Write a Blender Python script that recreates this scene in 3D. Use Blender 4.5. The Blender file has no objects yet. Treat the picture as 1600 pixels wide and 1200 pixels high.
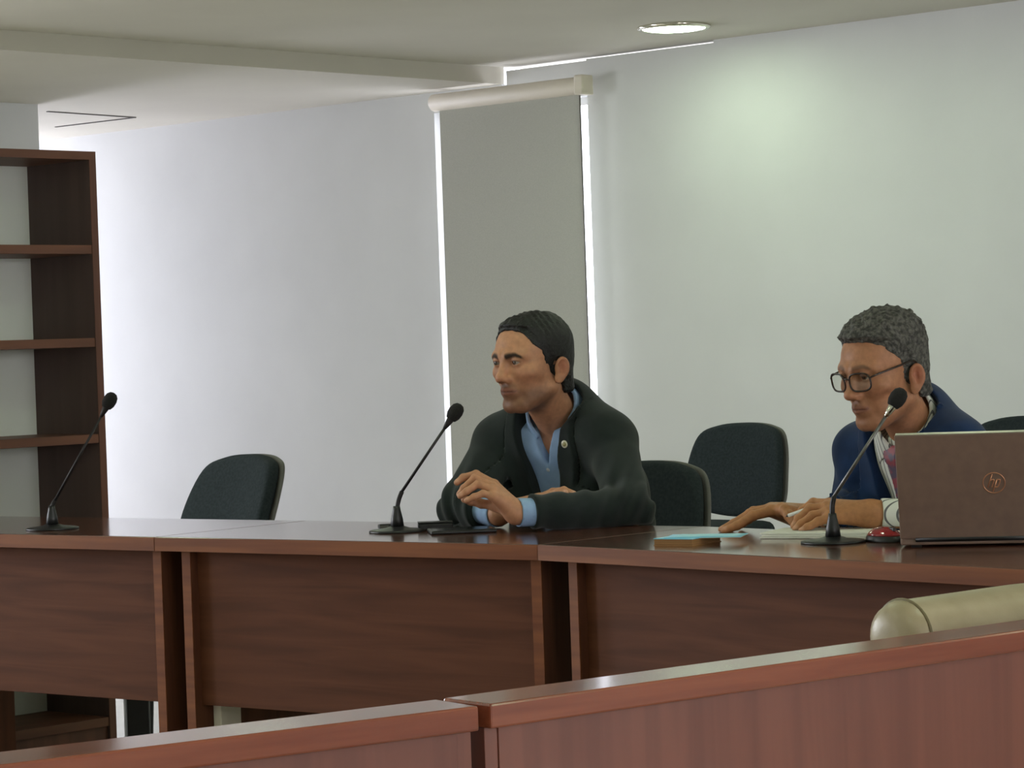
import bpy, bmesh, math
import numpy as np
from mathutils import Vector, Matrix

# ------------------------------------------------------------------ camera
F = 4300.0                       # focal length in pixels of the 1600x1200 frame
PITCH, ROLL = math.radians(0.773), math.radians(2.0)
CAM = Vector((0.0, 0.0, 1.16))
CR = Matrix.Rotation(math.pi / 2 - PITCH, 3, 'X') @ Matrix.Rotation(-ROLL, 3, 'Z')
scene = bpy.context.scene
col = scene.collection
cd = bpy.data.cameras.new('camera')
cd.sensor_width = 36.0
cd.lens = F / 1600.0 * 36.0
cd.clip_end = 100
cam = bpy.data.objects.new('camera', cd)
cam.matrix_world = Matrix.Translation(CAM) @ CR.to_4x4()
col.objects.link(cam)
scene.camera = cam

# ------------------------------------------------------------------ daylight and exposure
SKY = 5.0
WINDOW_W = 300.0                 # daylight entering by the side windows
ALCOVE_W = 168.0                  # daylight entering by the alcove window
RIGHT_W = 130.0                  # daylight entering by the right-hand windows
LAMP = 29.0                      # radiance of the ceiling downlights
world = bpy.data.worlds.new('daylight')
scene.world = world
world.use_nodes = True
bg = world.node_tree.nodes['Background']
bg.inputs[0].default_value = (0.86, 0.88, 1.0, 1)
bg.inputs[1].default_value = SKY
vs = scene.view_settings
vs.view_transform = 'Standard'
vs.look = 'None'
vs.gamma = 1.0
vs.use_curve_mapping = False
vs.exposure = 0.17


def ray(px, py):
    d = CR @ Vector(((px - 800.0) / F, (600.0 - py) / F, -1.0))
    return d


def P(px, py, D):
    """world point seen at a pixel, D metres ahead of the camera"""
    d = ray(px, py)
    return CAM + d * (D / d.y)


def hit(px, py, p0, n):
    d = ray(px, py)
    return CAM + d * ((p0 - CAM).dot(n) / d.dot(n))


def hitz(px, py, z):
    return hit(px, py, Vector((0, 0, z)), Vector((0, 0, 1)))


# room frame: t runs along the far wall to the right, s comes out of it into the room
W0 = Vector((0.0, 13.0, 0.0))
RT = Vector((0.736, -0.677, 0.0)).normalized()
NS = Vector((-0.677, -0.736, 0.0)).normalized()
ROOM_ROT = math.atan2(RT.y, RT.x)


def TS(t, s, z=0.0):
    return W0 + RT * t + NS * s + Vector((0, 0, z))


def to_ts(p):
    q = p - W0
    return q.dot(RT), q.dot(NS)


T_LEFT, S_LEFT, T_ALC, T_RIGHT, S_BACK = -1.77, 1.36, -5.6, 12.5, 12.0
Z_LOW, Z_HIGH = 2.40, 2.48


def area(name, loc, direction, sx, sy, power, color):
    l = bpy.data.lights.new(name, 'AREA')
    l.shape = 'RECTANGLE'
    l.size, l.size_y = sx, sy
    l.energy = power
    l.color = color
    o = bpy.data.objects.new(name, l)
    o.location = loc
    o.rotation_euler = direction.to_track_quat('-Z', 'Z').to_euler()
    col.objects.link(o)
    return o


# daylight through the windows (lights stand in the openings)
area('alcove_window_light', TS(T_ALC - 0.02, 0.70, 1.35), RT, 1.1, 1.9, ALCOVE_W, (0.84, 0.85, 1.0))
area('side_window_light', TS(T_LEFT - 0.02, 6.3, 1.55), RT, 1.9, 1.2, WINDOW_W * 0.5, (0.92, 0.95, 1.0))
area('side_window_light', TS(T_LEFT - 0.02, 9.3, 1.55), RT, 1.9, 1.2, WINDOW_W * 0.5, (0.92, 0.95, 1.0))
area('right_window_light', TS(T_RIGHT + 0.02, 4.0, 1.55), -RT, 2.4, 1.3, RIGHT_W * 0.5, (1.0, 0.97, 0.92))
area('right_window_light', TS(T_RIGHT + 0.02, 8.0, 1.55), -RT, 2.4, 1.3, RIGHT_W * 0.5, (1.0, 0.97, 0.92))


# ------------------------------------------------------------------ materials
def lin(c):
    return tuple(((v / 255.0) / 12.92 if v / 255.0 <= 0.04045 else ((v / 255.0 + 0.055) / 1.055) ** 2.4) for v in c)


def mat(name, c1, c2=None, rough=0.6, scale=(8, 8, 8), detail=4.0, bump=0.0, bscale=60.0, metal=0.0, coat=0.0,
        spec=0.5, coords='Object', sheen=0.0, lo=0.35, hi=0.65, dist=0.0, bdist=0.002):
    m = bpy.data.materials.new(name)
    m.use_nodes = True
    nt = m.node_tree
    b = nt.nodes['Principled BSDF']
    b.inputs['Roughness'].default_value = rough
    b.inputs['Metallic'].default_value = metal
    b.inputs['Coat Weight'].default_value = coat
    b.inputs['Coat Roughness'].default_value = 0.12
    b.inputs['Specular IOR Level'].default_value = spec
    b.inputs['Sheen Weight'].default_value = sheen
    tc = nt.nodes.new('ShaderNodeTexCoord')
    mp = nt.nodes.new('ShaderNodeMapping')
    mp.inputs['Scale'].default_value = scale
    nt.links.new(tc.outputs[coords], mp.inputs[0])
    c1 = lin(c1) + (1,)
    if c2 is None:
        c2 = tuple(v * 0.86 for v in c1[:3]) + (1,)
    else:
        c2 = lin(c2) + (1,)
    nz = nt.nodes.new('ShaderNodeTexNoise')
    nz.inputs['Scale'].default_value = 1.0
    nz.inputs['Detail'].default_value = detail
    nz.inputs['Distortion'].default_value = dist
    nt.links.new(mp.outputs[0], nz.inputs['Vector'])
    cr = nt.nodes.new('ShaderNodeValToRGB')
    cr.color_ramp.elements[0].position = lo
    cr.color_ramp.elements[1].position = hi
    cr.color_ramp.elements[0].color = c1
    cr.color_ramp.elements[1].color = c2
    nt.links.new(nz.outputs['Fac'], cr.inputs[0])
    nt.links.new(cr.outputs[0], b.inputs['Base Color'])
    if bump:
        n2 = nt.nodes.new('ShaderNodeTexNoise')
        n2.inputs['Scale'].default_value = bscale
        n2.inputs['Detail'].default_value = 3.0
        nt.links.new(tc.outputs[coords], n2.inputs['Vector'])
        bp = nt.nodes.new('ShaderNodeBump')
        bp.inputs['Strength'].default_value = bump
        bp.inputs['Distance'].default_value = bdist
        nt.links.new(n2.outputs['Fac'], bp.inputs['Height'])
        nt.links.new(bp.outputs[0], b.inputs['Normal'])
    return m


def mat_vcol(name, rough=0.5, bump=0.15, bscale=250.0, spec=0.4, sss=0.0, mottle=0.12):
    """colour from the mesh's own colour attribute with a fine procedural mottling"""
    m = bpy.data.materials.new(name)
    m.use_nodes = True
    nt = m.node_tree
    b = nt.nodes['Principled BSDF']
    b.inputs['Roughness'].default_value = rough
    b.inputs['Specular IOR Level'].default_value = spec
    if sss:
        b.inputs['Subsurface Weight'].default_value = sss
        b.inputs['Subsurface Radius'].default_value = (0.012, 0.005, 0.003)
        b.inputs['Subsurface Scale'].default_value = 0.5
    at = nt.nodes.new('ShaderNodeVertexColor')
    at.layer_name = 'Col'
    tc = nt.nodes.new('ShaderNodeTexCoord')
    nz = nt.nodes.new('ShaderNodeTexNoise')
    nz.inputs['Scale'].default_value = 90.0
    nz.inputs['Detail'].default_value = 4.0
    nt.links.new(tc.outputs['Object'], nz.inputs['Vector'])
    mr = nt.nodes.new('ShaderNodeMapRange')
    mr.inputs['From Min'].default_value = 0.3
    mr.inputs['From Max'].default_value = 0.7
    mr.inputs['To Min'].default_value = 1 - mottle
    mr.inputs['To Max'].default_value = 1 + mottle
    nt.links.new(nz.outputs['Fac'], mr.inputs['Value'])
    mx = nt.nodes.new('ShaderNodeVectorMath')
    mx.operation = 'SCALE'
    nt.links.new(at.outputs['Color'], mx.inputs[0])
    nt.links.new(mr.outputs[0], mx.inputs['Scale'])
    nt.links.new(mx.outputs[0], b.inputs['Base Color'])
    n2 = nt.nodes.new('ShaderNodeTexNoise')
    n2.inputs['Scale'].default_value = bscale
    nt.links.new(tc.outputs['Object'], n2.inputs['Vector'])
    bp = nt.nodes.new('ShaderNodeBump')
    bp.inputs['Strength'].default_value = bump
    bp.inputs['Distance'].default_value = 0.001
    nt.links.new(n2.outputs['Fac'], bp.inputs['Height'])
    nt.links.new(bp.outputs[0], b.inputs['Normal'])
    return m


def mat_stripes(name, base, stripe, direction, freq, width=0.18, rough=0.75):
    m = bpy.data.materials.new(name)
    m.use_nodes = True
    nt = m.node_tree
    b = nt.nodes['Principled BSDF']
    b.inputs['Roughness'].default_value = rough
    b.inputs['Specular IOR Level'].default_value = 0.2
    tc = nt.nodes.new('ShaderNodeTexCoord')
    dt = nt.nodes.new('ShaderNodeVectorMath')
    dt.operation = 'DOT_PRODUCT'
    dt.inputs[1].default_value = tuple(direction)
    nt.links.new(tc.outputs['Object'], dt.inputs[0])
    ml = nt.nodes.new('ShaderNodeMath')
    ml.operation = 'MULTIPLY'
    ml.inputs[1].default_value = freq
    nt.links.new(dt.outputs['Value'], ml.inputs[0])
    fr = nt.nodes.new('ShaderNodeMath')
    fr.operation = 'FRACT'
    nt.links.new(ml.outputs[0], fr.inputs[0])
    lt = nt.nodes.new('ShaderNodeMath')
    lt.operation = 'LESS_THAN'
    lt.inputs[1].default_value = width
    nt.links.new(fr.outputs[0], lt.inputs[0])
    mx = nt.nodes.new('ShaderNodeMix')
    mx.data_type = 'RGBA'
    mx.inputs[6].default_value = lin(base) + (1,)
    mx.inputs[7].default_value = lin(stripe) + (1,)
    nt.links.new(lt.outputs[0], mx.inputs[0])
    nt.links.new(mx.outputs[2], b.inputs['Base Color'])
    return m


def mat_emit(name, color, strength):
    m = bpy.data.materials.new(name)
    m.use_nodes = True
    nt = m.node_tree
    nt.nodes.remove(nt.nodes['Principled BSDF'])
    e = nt.nodes.new('ShaderNodeEmission')
    e.inputs[0].default_value = tuple(color) + (1,)
    e.inputs[1].default_value = strength
    nt.links.new(e.outputs[0], nt.nodes['Material Output'].inputs[0])
    return m


def mat_glass(name, tint=(1, 1, 1), mixfac=0.06):
    m = bpy.data.materials.new(name)
    m.use_nodes = True
    nt = m.node_tree
    nt.nodes.remove(nt.nodes['Principled BSDF'])
    a = nt.nodes.new('ShaderNodeBsdfTransparent')
    a.inputs[0].default_value = tuple(tint) + (1,)
    g = nt.nodes.new('ShaderNodeBsdfGlossy')
    g.inputs['Roughness'].default_value = 0.03
    mx = nt.nodes.new('ShaderNodeMixShader')
    mx.inputs[0].default_value = mixfac
    nt.links.new(a.outputs[0], mx.inputs[1])
    nt.links.new(g.outputs[0], mx.inputs[2])
    nt.links.new(mx.outputs[0], nt.nodes['Material Output'].inputs[0])
    return m


M = {}
M['paint'] = mat('wall_paint', (208, 209, 208), (202, 203, 202), 0.85, (1.5, 1.5, 1.5), bump=0.12, bscale=120)
M['ceil'] = mat('ceiling_paint', (200, 196, 184), (194, 190, 178), 0.9, (1.2, 1.2, 1.2), bump=0.1, bscale=90)
M['floor'] = mat('floor_tile', (196, 190, 180), (184, 178, 168), 0.18, (3, 3, 3), spec=0.5)
M['seam'] = mat('dark_joint', (92, 88, 84), rough=0.9)
M['wood'] = mat('desk_wood', (100, 60, 41), (84, 49, 33), 0.6, (2.0, 30, 30), detail=6, dist=0.6, spec=0.12, bump=0.05, bscale=200)
M['wood_v'] = mat('desk_wood_upright', (98, 60, 42), (82, 50, 36), 0.6, (30, 30, 2.0), detail=6, dist=0.6, spec=0.15, bump=0.05, bscale=200)
M['wood_edge'] = mat('desk_edge_wood', (130, 78, 46), (108, 61, 38), 0.5, (2.0, 40, 40), detail=6, spec=0.18)
M['wood_top'] = mat('desk_top_wood', (108, 64, 46), (86, 48, 34), 0.16, (2.0, 26, 26), detail=6, dist=0.5, coat=0.5)
M['bench'] = mat('bench_wood', (120, 66, 50), (106, 55, 41), 0.38, (26, 26, 1.6), detail=6, dist=0.5, coat=0.25, bump=0.04, bscale=180)
M['bench_cap'] = mat('bench_cap_wood', (146, 78, 52), (116, 54, 38), 0.22, (1.6, 26, 26), detail=6, dist=0.5, coat=0.6)
M['shelf'] = mat('bookcase_wood', (108, 66, 48), (88, 52, 38), 0.5, (26, 26, 2.0), detail=5)
M['shelf_h'] = mat('bookcase_board_wood', (116, 72, 50), (96, 58, 42), 0.5, (2.0, 26, 26), detail=5)
M['shelf_in'] = mat('bookcase_dark_inside', (94, 74, 68), (84, 66, 62), 0.6, (26, 26, 2.0), detail=5)
M['shelf_back'] = mat('bookcase_back', (232, 236, 226), (226, 230, 220), 0.8, (3, 3, 3))
M['blind'] = mat('blind_fabric', (182, 182, 174), (174, 174, 166), 0.9, (300, 300, 300), spec=0.1)
M['blind_case'] = mat('blind_casing', (214, 206, 190), (206, 198, 182), 0.6, (4, 4, 4))
M['frame'] = mat('window_frame_paint', (220, 220, 218), rough=0.5)
M['glass'] = mat_glass('window_glass')
M['black_fab'] = mat('black_upholstery', (46, 53, 55), (38, 44, 46), 0.95, (120, 120, 120), bump=0.3, bscale=500, spec=0.15)
M['grey_plastic'] = mat('grey_chair_plastic', (96, 94, 90), (86, 84, 80), 0.6, (20, 20, 20))
M['black_plastic'] = mat('black_plastic', (26, 26, 29), (20, 20, 22), 0.4, (30, 30, 30))
M['foam'] = mat('microphone_foam', (30, 27, 27), (20, 18, 18), 0.95, (300, 300, 300), bump=0.5, bscale=700)
M['gooseneck'] = mat('gooseneck_metal', (122, 120, 118), (104, 102, 100), 0.35, (60, 60, 60), metal=0.7)
M['gooseneck_dark'] = mat('dark_gooseneck_metal', (46, 42, 44), (38, 35, 37), 0.4, (60, 60, 60), metal=0.5)
M['metal'] = mat('chair_metal', (60, 60, 62), (50, 50, 52), 0.4, (30, 30, 30), metal=0.8)
M['chrome'] = mat('chrome_trim', (225, 222, 208), (215, 212, 200), 0.12, (10, 10, 10), metal=1.0)
M['leather'] = mat('beige_leather', (172, 158, 130), (160, 146, 118), 0.38, (14, 14, 14), bump=0.12, bscale=260)
M['piping'] = mat('leather_seam', (120, 108, 78), rough=0.5)
M['laptop'] = mat('laptop_shell', (128, 105, 92), (121, 99, 87), 0.45, (40, 40, 40), metal=0.1)
M['laptop_edge'] = mat('laptop_bright_edge', (168, 160, 148), rough=0.35, metal=0.6)
M['logo'] = mat('laptop_logo', (196, 140, 108), rough=0.3, metal=0.5)
M['screen'] = mat('laptop_screen', (16, 16, 18), rough=0.2)
M['paper'] = mat('white_paper', (226, 224, 216), (216, 214, 206), 0.8, (30, 30, 30))
M['blue_cover'] = mat('blue_cover', (96, 186, 220), (140, 206, 226), 0.35, (22, 22, 22), lo=0.3, hi=0.7)
M['book_edge'] = mat('tan_page_edge', (150, 108, 62), (134, 96, 56), 0.8, (10, 10, 300))
M['red'] = mat('red_plastic', (160, 22, 32), (136, 16, 26), 0.15, (30, 30, 30), coat=0.6)
M['wire'] = mat('binding_wire', (60, 60, 62), rough=0.4, metal=0.6)
M['skin'] = mat_vcol('skin', 0.5, 0.2, 260.0, 0.3, sss=0.05)
M['eye'] = mat_vcol('eye', 0.12, 0.0, 10.0, 0.6, mottle=0.02)
M['hair_black'] = mat('black_hair', (26, 25, 25), (16, 15, 15), 0.5, (90, 90, 90), bump=0.7, bscale=220, bdist=0.004, spec=0.4)
M['hair_grey'] = mat('grey_hair', (96, 93, 88), (48, 46, 44), 0.7, (120, 120, 120), bump=0.9, bscale=150, bdist=0.006, lo=0.38, hi=0.6)
M['suit_dark'] = mat('charcoal_suit', (40, 47, 46), (33, 39, 39), 0.9, (18, 18, 18), bump=0.25, bscale=900, sheen=0.15, spec=0.15)
M['suit_blue'] = mat('navy_suit', (26, 50, 88), (20, 40, 74), 0.85, (18, 18, 18), bump=0.25, bscale=900, sheen=0.15, spec=0.15)
M['shirt_blue'] = mat('pale_blue_shirt', (150, 178, 214), (140, 168, 206), 0.8, (40, 40, 40), bump=0.2, bscale=700, spec=0.2)
M['button'] = mat('shirt_button', (205, 212, 222), rough=0.3)
M['pin'] = mat('pin_enamel', (220, 214, 190), rough=0.3)
M['pin_in'] = mat('pin_emblem', (120, 132, 92), (170, 150, 90), 0.4, (300, 300, 300))
M['tie'] = mat('patterned_tie', (150, 74, 84), (96, 84, 104), 0.55, (60, 60, 60), detail=2, lo=0.42, hi=0.58)
M['glasses'] = mat('tortoise_frame', (52, 34, 28), (34, 24, 22), 0.25, (120, 120, 120))
M['lens'] = mat_glass('spectacle_lens', (0.96, 0.96, 0.94), 0.05)
M['shoe'] = mat('black_shoe', (24, 22, 22), rough=0.3)


# ------------------------------------------------------------------ object helpers
def tag(o, label=None, cat=None, group=None, kind=None):
    if label: o['label'] = label
    if cat: o['category'] = cat
    if group: o['group'] = group
    if kind: o['kind'] = kind
    return o


def empty(name, loc=(0, 0, 0), rz=0.0, label=None, cat=None, group=None, kind=None):
    o = bpy.data.objects.new(name, None)
    o.location = loc
    o.rotation_euler = (0, 0, rz)
    o.empty_display_size = 0.1
    col.objects.link(o)
    return tag(o, label, cat, group, kind)


def obj(name, verts, faces, m, parent=None, smooth=False, cols=None, bevel=0.0, seg=2):
    me = bpy.data.meshes.new(name)
    if isinstance(verts, np.ndarray):
        verts = verts.tolist()
    if isinstance(faces, np.ndarray):
        faces = faces.tolist()
    me.from_pydata([tuple(v) for v in verts], [], faces)
    if bevel:
        bm = bmesh.new()
        bm.from_mesh(me)
        bmesh.ops.bevel(bm, geom=bm.edges[:], offset=bevel, segments=seg, affect='EDGES', profile=0.5)
        bm.to_mesh(me)
        bm.free()
    me.update()
    if smooth:
        me.polygons.foreach_set('use_smooth', [True] * len(me.polygons))
    if cols is not None:
        a = me.color_attributes.new('Col', 'FLOAT_COLOR', 'POINT')
        c4 = np.ones((len(me.vertices), 4), np.float32)
        c4[:, :3] = cols
        a.data.foreach_set('color', c4.ravel())
    me.materials.append(m)
    o = bpy.data.objects.new(name, me)
    col.objects.link(o)
    if parent is not None:
        o.parent = parent
    return o


BOXF = [(0, 3, 2, 1), (4, 5, 6, 7), (0, 1, 5, 4), (1, 2, 6, 5), (2, 3, 7, 6), (3, 0, 4, 7)]


def box(name, x0, x1, y0, y1, z0, z1, m, parent=None, bevel=0.0):
    v = [(x0, y0, z0), (x1, y0, z0), (x1, y1, z0), (x0, y1, z0), (x0, y0, z1), (x1, y0, z1), (x1, y1, z1), (x0, y1, z1)]
    return obj(name, v, BOXF, m, parent, bevel=bevel)


def prism(name, pts, z0, z1, m, parent=None, bevel=0.0):
    n = len(pts)
    v = [(p[0], p[1], z0) for p in pts] + [(p[0], p[1], z1) for p in pts]
    f = [tuple(range(n - 1, -1, -1)), tuple(range(n, 2 * n))]
    f += [(i, (i + 1) % n, n + (i + 1) % n, n + i) for i in range(n)]
    return obj(name, v, f, m, parent, bevel=bevel)


def spline(pts, n=6):
    pts = [np.array(p, float) for p in pts]
    pts = [2 * pts[0] - pts[1]] + pts + [2 * pts[-1] - pts[-2]]
    out = []
    for i in range(1, len(pts) - 2):
        a, b, c, d = pts[i - 1:i + 3]
        for k in range(n):
            t = k / n
            out.append(0.5 * (2 * b + (c - a) * t + (2 * a - 5 * b + 4 * c - d) * t * t + (3 * b - a - 3 * c + d) * t ** 3))
    out.append(pts[-2])
    return np.array(out)


def tube_data(pts, rad, seg=12, closed=False):
    pts = np.array([tuple(p) for p in pts], float)
    n = len(pts)
    rad = np.broadcast_to(np.array(rad, float), (n,))
    if closed:
        tan = np.roll(pts, -1, 0) - np.roll(pts, 1, 0)
    else:
        tan = np.gradient(pts, axis=0)
    tan /= np.linalg.norm(tan, axis=1)[:, None]
    ref = np.array([0, 0, 1.0]) if abs(tan[0][2]) < 0.9 else np.array([1.0, 0, 0])
    u = np.cross(tan[0], ref); u /= np.linalg.norm(u)
    V, Fc = [], []
    for i in range(n):
        u = u - tan[i] * u.dot(tan[i]); u /= np.linalg.norm(u)
        w = np.cross(tan[i], u)
        for k in range(seg):
            a = 2 * math.pi * k / seg
            V.append(pts[i] + rad[i] * (math.cos(a) * u + math.sin(a) * w))
    m = n if closed else n - 1
    for i in range(m):
        j = (i + 1) % n
        for k in range(seg):
            l = (k + 1) % seg
            Fc.append((i * seg + k, i * seg + l, j * seg + l, j * seg + k))
    if not closed:
        Fc.append(tuple(range(seg - 1, -1, -1)))
        Fc.append(tuple(range((n - 1) * seg, n * seg)))
    return V, Fc


def tube(name, pts, rad, m, parent=None, seg=12, closed=False):
    v, f = tube_data(pts, rad, seg, closed)
    return obj(name, v, f, m, parent, smooth=True)


def lathe(name, prof, m, parent=None, seg=24, M4=None, smooth=True):
    V, Fc = [], []
    n = len(prof)
    for r, z in prof:
        for k in range(seg):
            a = 2 * math.pi * k / seg
            V.append(Vector((r * math.cos(a), r * math.sin(a), z)))
    for i in range(n - 1):
        for k in range(seg):
            l = (k + 1) % seg
            Fc.append((i * seg + k, i * seg + l, (i + 1) * seg + l, (i + 1) * seg + k))
    Fc.append(tuple(range(seg - 1, -1, -1)))
    Fc.append(tuple(range((n - 1) * seg, n * seg)))
    if M4 is not None:
        V = [M4 @ v for v in V]
    return obj(name, V, Fc, m, parent, smooth=smooth)


def frame_at(p, zdir):
    z = Vector(zdir).normalized()
    x = Vector((0, 0, 1)).cross(z) if abs(z.z) < 0.95 else Vector((1, 0, 0)).cross(z)
    x.normalize()
    y = z.cross(x)
    m = Matrix((x, y, z)).transposed().to_4x4()
    m.translation = Vector(p)
    return m


def pad(name, outline, th, m, parent=None, bend=None, edge=0.022):
    """a cushion: closed outline in (x, z), thickness along y, rounded rim"""
    out = np.array(outline, float)
    c = out.mean(0)
    ext = np.abs(out - c).max()
    prof = []
    for a in (90, 60, 35, 12, -12, -35, -60, -90):
        a = math.radians(a)
        prof.append((1 - edge / ext * (1 - math.cos(a)), math.sin(a) * th / 2))
    prof = [(0.5, th / 2 * 1.04)] + prof + [(0.5, -th / 2 * 1.04)]
    V, Fc = [], []
    n = len(out)
    for sc, y in prof:
        for p in out:
            q = c + (p - c) * sc
            V.append([q[0], y, q[1]])
    for i in range(len(prof) - 1):
        for k in range(n):
            l = (k + 1) % n
            Fc.append((i * n + k, (i + 1) * n + k, (i + 1) * n + l, i * n + l))
    V.append([c[0], th / 2 * 1.05, c[1]]); V.append([c[0], -th / 2 * 1.05, c[1]])
    a, b = len(V) - 2, len(V) - 1
    L = len(prof) - 1
    for k in range(n):
        l = (k + 1) % n
        Fc.append((a, k, l)); Fc.append((b, L * n + l, L * n + k))
    V = np.array(V)
    if bend:
        V = bend(V)
    return obj(name, V, [f[::-1] for f in Fc], m, parent, smooth=True)


def copy_thing(o, loc, rz, label=None):
    def rec(src, par):
        c = src.copy()
        col.objects.link(c)
        c.parent = par
        for ch in src.children:
            rec(ch, c)
        return c
    c = rec(o, None)
    c.location = loc
    c.rotation_euler = (0, 0, rz)
    if label: c['label'] = label
    return c
# ================================================================== the room
room = Matrix.Translation(W0) @ Matrix.Rotation(ROOM_ROT, 4, 'Z')      # local x = t, local y = -s


def rbox(name, t0, t1, s0, s1, z0, z1, m, kind='structure', bevel=0.0, parent=None):
    o = box(name, t0, t1, -s1, -s0, z0, z1, m, parent, bevel)
    if parent is None:
        o.matrix_world = room
    if kind and parent is None:
        o['kind'] = kind
    return o


wp0, wn = TS(0, 0), NS
bp0 = TS(0, 0.12)


def wall_t(px, py, s=0.0):
    return to_ts(hit(px, py, TS(0, s), NS))[0]


WT0, WT1 = wall_t(688, 450), wall_t(928, 450)      # the window opening behind the blind
WZ0, WZ1 = 0.30, 2.30
rbox('floor', T_ALC - 0.3, T_RIGHT + 0.3, -0.3, S_BACK + 0.3, -0.1, 0.0, M['floor'])
rbox('ceiling', 0.0, T_RIGHT + 0.3, -0.6, S_BACK + 0.3, Z_HIGH, Z_HIGH + 0.3, M['ceil'])
rbox('ceiling', T_ALC - 0.6, 0.0, -0.02, S_BACK + 0.3, Z_LOW, Z_HIGH + 0.3, M['ceil'])
TH = 0.08
rbox('wall_far', T_ALC - 0.2, WT0, -TH, 0, 0, Z_LOW, M['paint'])
rbox('wall_far', WT0, WT1, -TH, 0, 0, WZ0, M['paint'])
HT0 = 0.032
rbox('wall_far', WT0, 0.0, -TH, 0, WZ1, Z_LOW, M['paint'])
rbox('wall_far', HT0, WT1, -TH, 0, WZ1, Z_HIGH - 0.020, M['paint'])
GT = wall_t(1115, 74)
rbox('wall_far', WT1, GT, -TH, 0, 0, Z_HIGH - 0.0128, M['paint'])
rbox('wall_far', GT, T_RIGHT + 0.2, -TH, 0, 0, Z_HIGH, M['paint'])
# left side: the nearer wall with two windows, then the alcove behind it
rbox('wall_left', T_LEFT - 0.2, T_LEFT, S_LEFT, 5.35, 0, Z_LOW, M['paint'])
rbox('wall_left', T_LEFT - 0.2, T_LEFT, 5.35, 10.25, 0, 0.95, M['paint'])
rbox('wall_left', T_LEFT - 0.2, T_LEFT, 5.35, 10.25, 2.15, Z_LOW, M['paint'])
rbox('wall_left', T_LEFT - 0.2, T_LEFT, 7.25, 8.35, 0.95, 2.15, M['paint'])
rbox('wall_left', T_LEFT - 0.2, T_LEFT, 10.25, S_BACK + 0.2, 0, Z_LOW, M['paint'])
rbox('wall_alcove', T_ALC - 0.2, T_LEFT - 0.2, S_LEFT, S_LEFT + 0.2, 0, Z_LOW, M['paint'])
rbox('wall_alcove', T_ALC - 0.2, T_ALC, 0, S_LEFT + 0.2, 0, 0.35, M['paint'])
rbox('wall_alcove', T_ALC - 0.2, T_ALC, 0, 0.12, 0.35, Z_LOW, M['paint'])
rbox('wall_alcove', T_ALC - 0.2, T_ALC, 1.26, S_LEFT + 0.2, 0.35, Z_LOW, M['paint'])
rbox('wall_alcove', T_ALC - 0.2, T_ALC, 0.12, 1.26, 2.33, Z_LOW, M['paint'])
rbox('wall_right', T_RIGHT, T_RIGHT + 0.2, -0.2, S_BACK + 0.2, 0, 0.9, M['paint'])
rbox('wall_right', T_RIGHT, T_RIGHT + 0.2, -0.2, S_BACK + 0.2, 2.2, Z_HIGH, M['paint'])
for s0, s1 in ((-0.2, 2.8), (5.2, 6.8), (9.2, S_BACK + 0.2)):
    rbox('wall_right', T_RIGHT, T_RIGHT + 0.2, s0, s1, 0.9, 2.2, M['paint'])
rbox('wall_back', T_LEFT - 0.2, T_RIGHT + 0.2, S_BACK, S_BACK + 0.2, 0, Z_HIGH, M['paint'])


def window(name, t0, t1, s0, s1, z0, z1, along):
    r = empty(name, kind='structure')
    r.matrix_world = room
    w = 0.035
    if along == 't':
        sm = (s0 + s1) / 2
        for a, b, c, d in ((t0, t1, z0, z0 + w), (t0, t1, z1 - w, z1), (t0, t0 + w, z0 + w, z1 - w), (t1 - w, t1, z0 + w, z1 - w)):
            rbox('window_frame', a, b, s0, s1, c, d, M['frame'], parent=r)
        rbox('pane', t0 + w, t1 - w, sm - 0.002, sm + 0.002, z0 + w, z1 - w, M['glass'], parent=r)
    else:
        tm = (t0 + t1) / 2
        for a, b, c, d in ((s0, s1, z0, z0 + w), (s0, s1, z1 - w, z1), (s0, s0 + w, z0 + w, z1 - w), (s1 - w, s1, z0 + w, z1 - w)):
            rbox('window_frame', t0, t1, a, b, c, d, M['frame'], parent=r)
        rbox('pane', tm - 0.002, tm + 0.002, s0 + w, s1 - w, z0 + w, z1 - w, M['glass'], parent=r)
    return r


w1 = window('window_1', WT0 + 0.0, WT1 - 0.0, -TH, -TH + 0.02, WZ0, WZ1, 't')
for nm, s0, s1, z0, z1, tt in (('window_2', 0.12, 1.26, 0.35, 2.33, T_ALC), ('window_3', 5.35, 7.25, 0.95, 2.15, T_LEFT), ('window_4', 8.35, 10.25, 0.95, 2.15, T_LEFT),
                             ('window_5', 2.8, 5.2, 0.9, 2.2, T_RIGHT + 0.34), ('window_6', 6.8, 9.2, 0.9, 2.2, T_RIGHT + 0.34)):
    window(nm, tt - 0.19, tt - 0.15, s0, s1, z0, z1, 's')

# access panel in the low ceiling: a flush plate with an open joint round it
c0, c1, c2 = hitz(211, 183, Z_LOW), hitz(78, 174, Z_LOW), hitz(78, 199, Z_LOW)
e1, e2 = (c1 - c0).normalized(), (c2 - c0).normalized()
hr = empty('trim_1', c0, kind='structure')
for e in (e1, e2):
    q = Vector((-e.y, e.x, 0)) * 0.008
    pts = [-q, e * 0.62 - q, e * 0.62 + q, q]
    prism('panel_joint', [(p.x, p.y) for p in pts], -0.004, 0.0, M['seam'], hr)

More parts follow.
